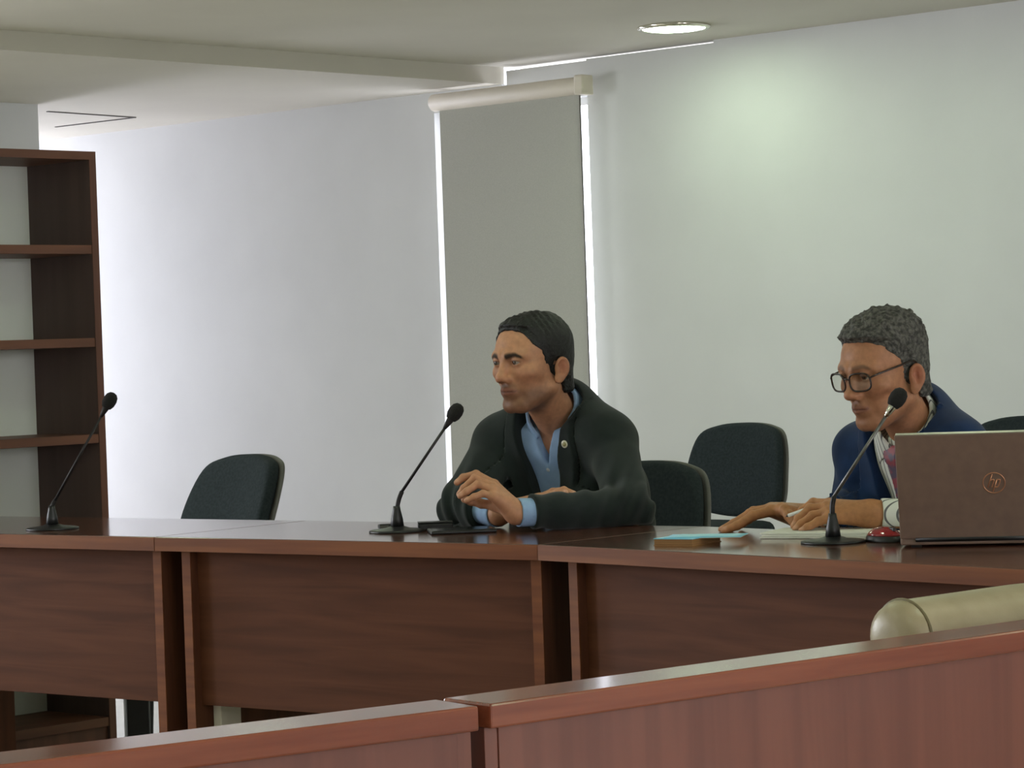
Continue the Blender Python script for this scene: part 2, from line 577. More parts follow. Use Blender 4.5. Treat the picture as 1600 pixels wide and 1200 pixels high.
# ------------------------------------------------------------------ the roller blind
bl = empty('roller_blind', TS(0, 0), ROOM_ROT, 'grey roller blind pulled down in front of the far window', 'blind')
BT0, BT1 = wall_t(697, 450, 0.12), wall_t(917, 450, 0.12)
rc0, rc1 = hit(677, 160, bp0, NS), hit(922, 133, bp0, NS)
RZ = (rc0.z + rc1.z) / 2
ta, tb = to_ts(rc0)[0], to_ts(rc1)[0]
box('blind_fabric', BT0, BT1, -0.122, -0.118, 0.26, RZ, M['blind'], bl)
tube('casing', [(ta, -0.12, RZ), (ta + 0.004, -0.12, RZ), (tb - 0.06, -0.12, RZ), (tb - 0.055, -0.12, RZ)], [0.037, 0.041, 0.041, 0.041], M['blind_case'], bl, 20)
box('bracket', tb - 0.06, tb - 0.010, -0.165, -0.085, RZ - 0.045, RZ + 0.045, M['blind_case'], bl, 0.006)
box('bracket', ta + 0.02, ta + 0.05, -0.10, 0.0, RZ - 0.02, RZ + 0.035, M['blind_case'], bl, 0.004)
tube('bottom_bar', [(BT0, -0.12, 0.26), (BT1, -0.12, 0.26)], 0.012, M['blind_case'], bl, 10)
tube('pull_chain', [(BT1 + 0.005, -0.13, RZ), (BT1 + 0.006, -0.13, 1.4), (BT1 + 0.006, -0.13, 0.7)], 0.003, M['grey_plastic'], bl, 6)

# ------------------------------------------------------------------ ceiling downlights
M['lamp'] = mat_emit('lamp_diffuser', (0.79, 1.0, 0.70), LAMP)


def downlight(p, label):
    r = empty('ceiling_downlight', p, 0, label, 'light', 'round downlights in the ceiling')
    R0 = 0.135
    V, Fc = tube_data([(math.cos(a) * (R0 + 0.008), math.sin(a) * (R0 + 0.008), -0.004) for a in np.linspace(0, 2 * math.pi, 40, endpoint=False)], 0.012, 10, True)
    obj('trim_ring', V, Fc, M['chrome'], r, True)
    lathe('diffuser', [(R0, 0.0), (R0, -0.010), (R0 * 0.8, -0.016), (0.001, -0.019)], M['lamp'], r, 40)
    return r


d1 = hitz(1053, 41, Z_HIGH)
downlight(d1, 'round lit ceiling downlight with chrome trim by the far wall')
d2 = hitz(365, -17, Z_HIGH)
downlight(d2, 'ceiling downlight at the top edge of the picture, left of the other')
DL = [(2.6, 1.02)] + [(t, s) for t in (4.6, 7.0, 9.4) for s in (1.0, 3.2, 5.4, 7.6, 9.8) if (t, s) != (4.6, 1.0)] + [(1.4, 5.2), (1.4, 7.6), (1.4, 10.0)]
for t, s in DL:
    downlight(TS(t, s, Z_HIGH), 'ceiling downlight outside the picture')

# ================================================================== furniture
# ------------------------------------------------------------------ the curved row of desks
ZT, TT, DEPTH = 0.74, 0.034, 0.54


def front(px, py):
    return hitz(px, py, ZT)


A0, J2, C9 = front(0, 834), front(841, 851), front(1600, 889)
uAB = (J2 - A0).normalized()
uC = (C9 - J2).normalized()
nAB, nC = Vector((-uAB.y, uAB.x, 0)), Vector((-uC.y, uC.x, 0))
J1 = A0 + uAB * ((front(241, 839) - A0).dot(uAB))
SEG = (J2 - J1).length
A00 = J1 - uAB * SEG
C99 = J2 + uC * 1.75
mit = (nAB + nC).normalized()
mit = mit * (DEPTH / mit.dot(nAB))


def desk(p0, p1, b0, b1, label, grp='desks in the curved row', pale_strip=False):
    """p0, p1: front corners of the top; b0, b1: its back corners (world)"""
    u = (p1 - p0).normalized()
    rz = math.atan2(u.y, u.x)
    base = Vector((p0.x, p0.y, 0))
    r = empty('desk', base, rz, label, 'desk', grp)
    inv = Matrix.Rotation(-rz, 3, 'Z')
    lc = [inv @ (Vector((q.x, q.y, 0)) - base) for q in (p0, p1, b1, b0)]
    L = lc[1].x
    g = 0.0012
    q = [(lc[0].x + g, 0), (lc[1].x - g, 0), (lc[2].x - g, lc[2].y), (lc[3].x + g, lc[3].y)]
    prism('desk_top', q, ZT - TT, ZT, M['wood_top'], r, 0.002)
    box('top_edging', g, L - g, -0.003, -0.0003, ZT - TT + 0.001, ZT - 0.0015, M['wood_edge'], r)
    sb, ov, st = 0.055, 0.035, 0.026
    for x0 in (ov, L - ov - st):
        lg = box('side_panel', x0, x0 + st, sb, DEPTH - 0.03, 0.0, ZT - TT, M['wood_v'], r, 0.002)
        box('edging', x0 - 0.0005, x0 + st + 0.0005, sb - 0.003, sb - 0.0003, 0.0, ZT - TT, M['wood_edge'], lg)
    box('front_panel', ov + st, L - ov - st, sb + 0.022, sb + 0.040, 0.335, ZT - TT, M['wood'], r, 0.001)
    if pale_strip:
        box('added_pale_strip', ov + st + 0.001, ov + st + 0.026, 0.112, 0.182, 0.0, ZT - TT - 0.02, M['blind_case'], r, 0.002)  # added pale upright for an unidentified light strip under the desk
    return r


desk(A00, J1, A00 + nAB * DEPTH, J1 + nAB * DEPTH, 'brown wooden desk at the left end of the row, before the bookcase')
desk(J1, J2, J1 + nAB * DEPTH, J2 + mit, 'brown wooden desk in mid row, in front of the man in charcoal', pale_strip=True)
desk(J2, C99, J2 + mit, C99 + nC * DEPTH, 'brown wooden desk carrying the laptop, at the right end of the row')

# ------------------------------------------------------------------ foreground partition (two lengths)
ZB = 0.74
bA0, bA1 = hitz(0, 1195, ZB), hitz(748, 1103, ZB)
bB0, bB1 = hitz(766, 1100, ZB), hitz(1600, 984, ZB)


def bench(p0, p1, ext0, ext1, label):
    u = (p1 - p0).normalized()
    rz = math.atan2(u.y, u.x)
    base = Vector((p0.x, p0.y, 0)) - Vector((u.x, u.y, 0)) * ext0
    L = (p1 - p0).length + ext0 + ext1
    r = empty('bench_partition', base, rz, label, 'partition', 'low wooden partitions in the foreground')
    box('cap_rail', 0, L, 0, 0.092, ZB - 0.030, ZB, M['bench_cap'], r, 0.003)
    box('panel', 0.022, L - 0.022, 0.014, 0.034, 0.06, ZB - 0.030, M['bench'], r, 0.001)
    box('plinth', 0.022, L - 0.022, 0.022, 0.034, 0.0, 0.06, M['bench'], r)
    for x in (0.002, L - 0.022):
        box('end_panel', x, x + 0.020, 0.016, 0.088, 0.0, ZB - 0.030, M['bench'], r, 0.001)
    return r


bench(bA0, bA1, 0.35, 0.0, 'reddish brown wooden partition at lower left, its end meeting the longer one')
bench(bB0, bB1, 0.0, 0.6, 'reddish brown wooden partition at lower right, before the beige chair')

# ------------------------------------------------------------------ bookcase
sf = P(149, 237, 8.0)
SHZ = sf.z
zb = lambda y, x=149: P(x, y, 8.0).z
SW, SD, ST = 0.95, 0.30, 0.024
# local x = along the front towards the camera's left (s direction), local y = back (-t direction)
shelf_rz = math.atan2(NS.y, NS.x)
sh = empty('bookcase', (sf.x, sf.y, 0), shelf_rz, 'tall dark wooden bookcase with empty open shelves at the left', 'bookcase')
# local y axis must point to -RT: with x=NS, y = z cross x
yl = Vector((0, 0, 1)).cross(NS)
sgn = 1.0 if yl.dot(-RT) > 0 else -1.0


def sbox(name, x0, x1, y0, y1, z0, z1, m, parent=sh, bevel=0.0):
    y0, y1 = sorted((sgn * y0, sgn * y1))
    return box(name, x0, x1, y0, y1, z0, z1, m, parent, bevel)


for x in (0.0, SW - ST):
    p = sbox('side_panel', x, x + ST, 0.002, SD, 0, SHZ - ST, M['shelf_in'])
    sbox('edging', x, x + ST, 0.0, 0.0018, 0, SHZ - ST, M['shelf'], p)
sbox('top_board', 0, SW, 0, SD, SHZ - ST, SHZ, M['shelf_h'])
sbox('back_panel', ST, SW - ST, SD - 0.008, SD - 0.001, 0.1, SHZ - ST, M['shelf_back'])
for y in (383, 528, 678, 826, 972, 1120):
    z = zb(y)
    sbox('shelf_board', ST, SW - ST, 0.003, SD - 0.009, z - 0.026, z, M['shelf_h'], bevel=0.001)
sbox('kick_board', ST, SW - ST, 0.012, 0.03, 0.0, zb(1120) - 0.027, M['shelf'])

# ------------------------------------------------------------------ black case on the floor behind the desks
q = P(217, 1150, 8.15)
tc_ = empty('upright_case', (q.x, q.y, 0), math.radians(10), 'narrow black upright case on the floor beside the bookcase', 'case')
box('body', -0.037, 0.037, 0, 0.16, 0.012, 0.40, M['black_plastic'], tc_, 0.012)
box('front_bezel', -0.033, 0.033, -0.006, 0.0, 0.03, 0.38, M['black_plastic'], tc_, 0.003)
for sx in (-0.028, 0.028):
    for sy in (0.03, 0.13):
        box('foot', sx - 0.01, sx + 0.01, sy - 0.01, sy + 0.01, 0.0, 0.012, M['black_plastic'], tc_)


# ------------------------------------------------------------------ black chairs
def superoutline(pts, n=6):
    p = spline(pts + [pts[0]], n)
    return p[:-1]


def make_chair(loc, rz, label, tilt=12.0, sz=0.44):
    """faces local -y, back at +y"""
    r = empty('upholstered_chair', loc, rz, label, 'chair', 'black upholstered chairs')
    so = superoutline([(-0.20, -0.20), (0, -0.225), (0.20, -0.20), (0.225, 0.0), (0.20, 0.19), (0, 0.21), (-0.20, 0.19), (-0.225, 0)])

    def flat(V):
        return np.stack([V[:, 0], V[:, 2], V[:, 1] + sz], 1)
    pad('seat', so, 0.07, M['black_fab'], r, flat, 0.03)
    bo = superoutline([(-0.205, 0.06), (0, 0.03), (0.205, 0.06), (0.222, 0.20), (0.19, 0.335), (0.115, 0.375), (0, 0.385), (-0.115, 0.375), (-0.19, 0.335), (-0.222, 0.20)])
    ta_ = math.tan(math.radians(tilt))

    def backbend(off):
        def f(V):
            V = V.copy()
            y = V[:, 1] + off - 0.5 * (V[:, 0] ** 2) * 1.6 + 0.21 + V[:, 2] * ta_
            return np.stack([V[:, 0], y, V[:, 2] + 0.455], 1)
        return f
    pad('backrest', bo, 0.055, M['black_fab'], r, backbend(0.0), 0.024)
    bo2 = np.array(bo) * np.array([1.035, 1.0]) + np.array([0, -0.001])
    pad('back_shell', bo2, 0.018, M['grey_plastic'], r, backbend(0.034), 0.008)
    tube('back_support', [(0, 0.10, 0.395), (0, 0.24, 0.40), (0, 0.30, 0.47), (0, 0.29 + 0.2 * ta_, 0.62)], 0.016, M['metal'], r, 8)
    for sx in (-1, 1):
        for sy in (-1, 1):
            tube('leg', [(sx * 0.16, sy * 0.15, 0.405), (sx * 0.20, sy * 0.19, 0.2), (sx * 0.22, sy * 0.215, 0.0)], 0.011, M['metal'], r, 8)
    return r


def face_rz(v):
    """rotation that turns local -y to the direction v"""
    return math.atan2(-v[0], v[1]) + math.pi


def floor_at(px, D):
    p = P(px, 700, D)
    return (p.x, p.y, 0)


make_chair(floor_at(246, 8.75), face_rz((-0.75, -0.66)), 'empty black chair standing alone between the bookcase and the blind', 22)
make_chair(floor_at(1092, 10.3), face_rz((-0.66, -0.75)), 'empty black chair against the wall between the two men')
make_chair(floor_at(1572, 9.9), face_rz((-0.45, -0.89)), 'black chair behind the shoulder of the man in blue, at the right edge')


# ------------------------------------------------------------------ beige armchair behind the partition
uB = (bB1 - bB0).normalized()
ac0 = P(1388, 992, 4.22)
ar = empty('leather_armchair', (ac0.x, ac0.y, 0), math.atan2(uB.y, uB.x), 'beige leather armchair, only its rolled top showing over the partition', 'armchair')
ztop = P(1420, 939, 4.22).z
RR = 0.058
prof = [(0.0, 0.020), (0.004, 0.040), (0.014, 0.052), (0.03, RR), (0.05, RR), (0.3, RR * 1.05), (0.55, RR), (0.57, RR), (0.586, 0.052), (0.596, 0.040), (0.60, 0.020)]
v, f = tube_data([(x, 0.0, ztop - RR) for x, _ in prof], [b for _, b in prof], 28)
obj('top_roll', v, f, M['leather'], ar, True)
for x in (0.034, 0.566):
    tube('piping', [(x, math.cos(a) * (RR + 0.0005), ztop - RR + math.sin(a) * (RR + 0.0005)) for a in np.linspace(0, 2 * math.pi, 36, endpoint=False)], 0.0028, M['piping'], ar, 6, True)
box('back_cushion', 0.02, 0.58, -0.045, 0.05, 0.42, ztop - RR, M['leather'], ar, 0.025)
box('seat_cushion', 0.05, 0.55, 0.03, 0.58, 0.32, 0.45, M['leather'], ar, 0.03)
for x in (-0.02, 0.56):
    box('armrest', x, x + 0.06, 0.0, 0.45, 0.32, 0.55, M['leather'], ar, 0.025)
box('seat_base', 0.02, 0.58, 0.0, 0.56, 0.10, 0.325, M['leather'], ar, 0.02)
for x in (0.06, 0.54):
    for y in (0.05, 0.50):
        tube('leg', [(x, y, 0.12), (x, y, 0.0)], [0.022, 0.016], M['black_plastic'], ar, 10)

# ================================================================== things on the desks
def microphone(base_px, mid, head, D, label, m_up, m_low):
    b = hitz(base_px[0], base_px[1], ZT)
    r = empty('gooseneck_microphone', b, 0, label, 'microphone', 'gooseneck microphones on the desks')
    D = b.y
    L = lambda px, py, dd=0.0: P(px, py, D + dd) - b
    lathe('base', [(0.066, 0.0), (0.066, 0.004), (0.060, 0.006), (0.030, 0.009), (0.018, 0.013)], M['black_plastic'], r, 32)
    lathe('socket', [(0.016, 0.012), (0.014, 0.030), (0.009, 0.052), (0.008, 0.060)], M['black_plastic'], r, 16)
    m_, h_ = L(*mid), L(*head, 0.02)
    low = spline([(0, 0, 0.05), tuple(Vector((0, 0, 0.05)).lerp(m_, 0.55) + Vector((-0.002, 0, 0))), tuple(m_)], 6)
    tube('lower_stem', low, 0.0055, m_low, r, 10)
    d = (h_ - m_).normalized()
    tube('neck', [m_ - d * 0.004, m_ + (h_ - m_) * 0.5, h_ - d * 0.03], [0.0038, 0.0034, 0.0034], m_up, r, 10)
    lathe('capsule', [(0.004, -0.045), (0.007, -0.030), (0.0095, -0.014), (0.009, -0.005)], M['chrome'] if m_up is M['gooseneck'] else M['gooseneck_dark'], r, 16, frame_at(h_, d))
    lathe('windscreen', [(0.003, -0.022), (0.012, -0.018), (0.0165, -0.008), (0.0175, 0.004), (0.015, 0.015), (0.009, 0.022), (0.002, 0.024)], M['foam'], r, 20, frame_at(h_, d))
    return r


microphone((82, 827), (86, 782), (171, 627), 0, 'gooseneck microphone in front of the bookcase', M['gooseneck_dark'], M['gooseneck_dark'])
microphone((621, 831), (628, 768), (711, 645), 0, 'black gooseneck microphone beside the man in charcoal', M['gooseneck_dark'], M['gooseneck_dark'])
microphone((1302, 848), (1303, 776), (1402, 623), 0, 'grey metal gooseneck microphone in front of the man in blue', M['gooseneck'], M['gooseneck_dark'])


def on_desk(px, py):
    return hitz(px, py, ZT)


# small black things beside the middle microphone
p = on_desk(607, 829) + Vector((0, 0.02, 0))
o = empty('clip_case', p, 0.2, 'small black clip case right behind the middle microphone', 'case')
box('body', -0.018, 0.02, 0.03, 0.055, 0, 0.012, M['black_plastic'], o, 0.003)
box('flap', -0.016, 0.004, 0.027, 0.0295, 0.002, 0.009, M['grey_plastic'], o, 0.0005)
p = on_desk(668, 829)
o = empty('eyeglass_case', p, 0.05, 'small dark case on the desk right of the middle microphone', 'case')
box('body', -0.022, 0.06, 0.0, 0.05, 0, 0.016, M['black_plastic'], o, 0.004)
box('lid', -0.022, 0.06, 0.002, 0.05, 0.0165, 0.019, M['black_plastic'], o, 0.001)
p = on_desk(724, 833)
o = empty('tablet', p, 0.12, 'flat black tablet under the elbow of the man in charcoal', 'tablet')
box('body', -0.075, 0.075, -0.02, 0.095, 0, 0.008, M['black_plastic'], o, 0.003)
box('screen', -0.068, 0.068, -0.012, 0.087, 0.0081, 0.0088, M['screen'], o)

# blue booklet on a tan book
bz = math.atan2(uC.y, uC.x)
p = on_desk(1052, 853)
o = empty('thick_book', p, bz + 0.30, 'thick tan-edged book lying under the blue leaflet', 'book')
box('page_block', -0.045, 0.045, 0.0, 0.12, 0.0015, 0.0135, M['book_edge'], o, 0.001)
box('cover', -0.046, 0.046, -0.001, 0.122, 0.0, 0.0015, M['book_edge'], o)
box('cover', -0.046, 0.046, -0.001, 0.122, 0.0136, 0.0150, M['blue_cover'], o)
p = on_desk(1078, 852)
o = empty('leaflet', (p.x, p.y, ZT), bz + 0.62, 'light blue glossy leaflet left of the spiral notebook', 'leaflet')
n = 9
for nm, dz in (('cover', 0.0157), ('page', 0.0147)):
    V, Fc = [], []
    for i in range(n):
        for j in range(n):
            x, y = i / (n - 1), j / (n - 1)
            lift = dz + 0.003 * math.sin(math.pi * y) * math.sin(math.pi * x)
            V.append((-0.055 + 0.16 * x, 0.003 + 0.10 * y, lift))
    for k in range(n * n):
        V.append((V[k][0], V[k][1], V[k][2] - 0.0007))
    for i in range(n - 1):
        for j in range(n - 1):
            a = i * n + j
            Fc.append((a, a + n, a + n + 1, a + 1)); b2 = a + n * n
            Fc.append((b2, b2 + 1, b2 + n + 1, b2 + n))
    rim = [i * n for i in range(n)] + [(n - 1) * n + j for j in range(1, n)] + [i * n + n - 1 for i in range(n - 2, -1, -1)] + [j for j in range(n - 2, 0, -1)]
    for k in range(len(rim)):
        a, b2 = rim[k], rim[(k + 1) % len(rim)]
        Fc.append((b2, a, a + n * n, b2 + n * n))
    obj(nm, V, Fc, M['blue_cover'] if nm == 'cover' else M['paper'], o, True)

# spiral notebook
p = on_desk(1268, 842)
o = empty('spiral_notebook', p, bz + 0.42, 'open white spiral notebook under the hands of the man in blue', 'notebook')
for k, (dx, hh) in enumerate(((0.0, 0.004), (0.003, 0.008), (-0.002, 0.012))):
    box('page', -0.115 + dx, 0.115 + dx, 0.0 + 0.004 * k, 0.16, hh - 0.0036, hh, M['paper'], o, 0.0008)
for k in range(14):
    x = -0.10 + k * 0.0155
    tube('ring', [(x, 0.158 + 0.006 * math.cos(a), 0.008 + 0.007 * math.sin(a)) for a in np.linspace(0, 2 * math.pi, 12, endpoint=False)], 0.0012, M['wire'], o, 5, True)
# loose sheet under it
p = on_desk(1358, 842)
o = empty('loose_papers', p, bz + 0.30, 'loose white papers beside the red mouse', 'paper')
box('sheet', -0.01, 0.055, 0.0, 0.15, 0.0, 0.003, M['paper'], o)
box('sheet', -0.006, 0.06, 0.006, 0.155, 0.0033, 0.006, M['paper'], o)

# red and black mouse
p = on_desk(1382, 846)
o = empty('computer_mouse', p, 0.5, 'glossy red and black mouse beside the laptop', 'mouse')


def dome(name, rx, ry, rz_, cut0, cut1, m, parent, z0=0.0):
    V, Fc = [], []
    na, nb = 28, 9
    for i in range(nb):
        e = cut0 + (cut1 - cut0) * i / (nb - 1)
        for k in range(na):
            a = 2 * math.pi * k / na
            V.append((rx * math.cos(e) * math.cos(a), ry * math.cos(e) * math.sin(a), z0 + rz_ * math.sin(e)))
    for i in range(nb - 1):
        for k in range(na):
            l = (k + 1) % na
            Fc.append((i * na + k, i * na + l, (i + 1) * na + l, (i + 1) * na + k))
    Fc.append(tuple(range(na - 1, -1, -1)))
    Fc.append(tuple(range((nb - 1) * na, nb * na)))
    return obj(name, V, Fc, m, parent, True)


dome('base', 0.031, 0.050, 0.030, 0.0, 0.55, M['black_plastic'], o)
dome('shell', 0.0312, 0.0502, 0.0305, 0.42, 1.45, M['red'], o)
box('wheel', -0.003, 0.003, -0.036, -0.020, 0.022, 0.0295, M['black_plastic'], o, 0.001)

# laptop: the lid's back towards the camera
p = on_desk(1407, 856)
ly = math.radians(-12)
o = empty('laptop', p, ly, 'brown laptop with open lid, its back to the camera', 'laptop')
LW, LH, lean = 0.372, 0.218, math.radians(19)
box('keyboard_base', 0.0, LW, 0.004, 0.245, 0.004, 0.020, M['laptop'], o, 0.004)
lid = box('lid', 0.0, LW, 0.0, 0.009, 0.0, LH, M['laptop'], o, 0.003)
lid.location = (0, 0.0, 0.016)
lid.rotation_euler = (lean, 0, 0)
box('lid_edge', 0.002, LW - 0.002, -0.0006, 0.0096, LH - 0.0005, LH + 0.0016, M['laptop_edge'], lid)
box('screen', 0.012, LW - 0.012, 0.0091, 0.0096, 0.015, LH - 0.012, M['screen'], lid)
tube('hinge', [(0.03, 0.004, 0.016), (LW - 0.03, 0.004, 0.016)], 0.006, M['black_plastic'], o, 10)
for x in (0.03, LW - 0.03):
    for y in (0.03, 0.22):
        box('foot', x - 0.01, x + 0.01, y - 0.006, y + 0.006, 0.0, 0.005, M['black_plastic'], o)
# emblem on the lid: ring with the two slanted letters
cx, cz, rl = LW * 0.5, LH * 0.53, 0.021
V, Fc = tube_data([(cx + rl * math.cos(a), -0.0004, cz + rl * math.sin(a)) for a in np.linspace(0, 2 * math.pi, 36, endpoint=False)], 0.0011, 6, True)
obj('emblem_ring', V, Fc, M['logo'], lid, True)
sl = 0.33


def stroke(pts):
    return [(cx + x + sl * z, -0.0004, cz + z) for x, z in pts]


def letter(paths):
    V, Fc = [], []
    for pth in paths:
        v, f = tube_data(stroke(pth), 0.0013, 6)
        k = len(V)
        V += v
        Fc += [tuple(i + k for i in ff) for ff in f]
    obj('emblem_letter', V, Fc, M['logo'], lid, True)


letter([[(-0.009, -0.009), (-0.009, 0.018)], spline([(-0.009, 0.004), (-0.006, 0.0065), (-0.002, 0.006), (-0.0015, 0.002), (-0.0015, -0.009)], 4)])
letter([[(0.0035, -0.018), (0.0035, 0.0065)], spline([(0.0035, 0.0065), (0.009, 0.0065), (0.0105, 0.002), (0.0105, -0.004), (0.009, -0.0085), (0.0035, -0.0085)], 4)])
# ================================================================== people: signed-distance sculpting
F32 = np.float32


def v3(p):
    return np.array(tuple(p), F32)


def sdf_mesh(f, lo, hi, h):
    """sparse surface nets: returns vertices (n,3) and quads"""
    B = 8
    lo = np.array(lo, float)
    nb = np.ceil((np.array(hi, float) - lo) / (h * B)).astype(int)
    g = np.stack(np.meshgrid(*[np.arange(n) for n in nb], indexing='ij'), -1).reshape(-1, 3)
    cen = (lo + (g + 0.5) * h * B).astype(F32)
    d = f(cen)
    g = g[np.abs(d) < h * B * 1.25]
    loc = np.stack(np.meshgrid(*[np.arange(9)] * 3, indexing='ij'), -1).reshape(-1, 3)
    vals = []
    for i in range(0, len(g), 600):
        gi = (g[i:i + 600, None, :] * B + loc[None]).reshape(-1, 3)
        vals.append(f((lo + gi * h).astype(F32)).reshape(-1, 9, 9, 9))
    vals = np.concatenate(vals)
    sg = vals < 0
    N = nb * B + 2
    cs = [(a, b, c) for a in (0, 1) for b in (0, 1) for c in (0, 1)]
    cnt = sum(sg[:, a:a + 8, b:b + 8, c:c + 8].astype(np.int8) for a, b, c in cs)
    bi, x, y, z = np.nonzero((cnt > 0) & (cnt < 8))
    cv = np.stack([vals[bi, x + a, y + b, z + c] for a, b, c in cs], 1)
    cp = np.array(cs, float)
    acc = np.zeros((len(bi), 3)); num = np.zeros(len(bi))
    for i in range(8):
        for j in range(i + 1, 8):
            if np.abs(cp[i] - cp[j]).sum() != 1:
                continue
            m = (cv[:, i] < 0) != (cv[:, j] < 0)
            t = cv[m, i] / (cv[m, i] - cv[m, j])
            acc[m] += cp[i] + (cp[j] - cp[i]) * t[:, None]
            num[m] += 1
    gc = g[bi] * B + np.stack([x, y, z], 1)
    V = lo + (gc + acc / num[:, None]) * h
    ident = ((gc[:, 0] + 1) * N[1] + gc[:, 1] + 1) * N[2] + gc[:, 2] + 1
    order = np.argsort(ident)
    V, ident = V[order], ident[order]

    def find(q):
        k = ((q[:, 0] + 1) * N[1] + q[:, 1] + 1) * N[2] + q[:, 2] + 1
        i = np.clip(np.searchsorted(ident, k), 0, len(ident) - 1)
        return np.where(ident[i] == k, i, -1)
    quads = []
    for ax in range(3):
        o1, o2 = (ax + 1) % 3, (ax + 2) % 3
        s0 = sg[:, :8, :8, :8]
        sl = [slice(0, 8)] * 3
        sl[ax] = slice(1, 9)
        s1 = sg[(slice(None),) + tuple(sl)]
        bi, x, y, z = np.nonzero(s0 != s1)
        q = g[bi] * B + np.stack([x, y, z], 1)
        e1 = np.zeros(3, int); e1[o1] = 1
        e2 = np.zeros(3, int); e2[o2] = 1
        fq = np.stack([find(q - e1 - e2), find(q - e2), find(q), find(q - e1)], 1)
        inside = s0[bi, x, y, z]
        fq[~inside] = fq[~inside][:, ::-1]
        quads.append(fq[(fq >= 0).all(1)])
    return V, np.concatenate(quads)


def ell(Q, c, r):
    q = Q - np.array(c, F32)
    r = np.array(r, F32)
    k0 = np.sqrt(((q / r) ** 2).sum(1))
    k1 = np.sqrt(((q / (r * r)) ** 2).sum(1))
    return k0 * (k0 - 1) / np.maximum(k1, 1e-6)


def rcone(Q, a, b, ra, rb):
    a, b = np.array(tuple(a), F32), np.array(tuple(b), F32)
    ab = b - a
    t = np.clip(((Q - a) @ ab) / (ab @ ab), 0, 1)
    q = Q - a - t[:, None] * ab
    return np.sqrt((q * q).sum(1)) - (ra + (rb - ra) * t)


def smin(a, b, k):
    h = np.clip(0.5 + 0.5 * (b - a) / k, 0, 1)
    return b * (1 - h) + a * h - k * h * (1 - h)


def smax(a, b, k):
    return -smin(-a, -b, k)


def bump3(Q, f, ph=0.0):
    return np.sin(Q[:, 0] * f + ph) * np.sin(Q[:, 1] * f * 1.13 + 1.7 + ph) * np.sin(Q[:, 2] * f * 0.91 + 0.6)


def box_guard(Q, lo, hi, f, far=0.06):
    """evaluate f only near a box; elsewhere use the distance to the box"""
    lo, hi = np.array(lo, F32), np.array(hi, F32)
    dd = np.maximum(np.maximum(lo - Q, Q - hi), 0)
    dd = np.sqrt((dd * dd).sum(1))
    m = dd < far
    out = dd + 0.01
    if m.any():
        out[m] = f(Q[m])
    return out


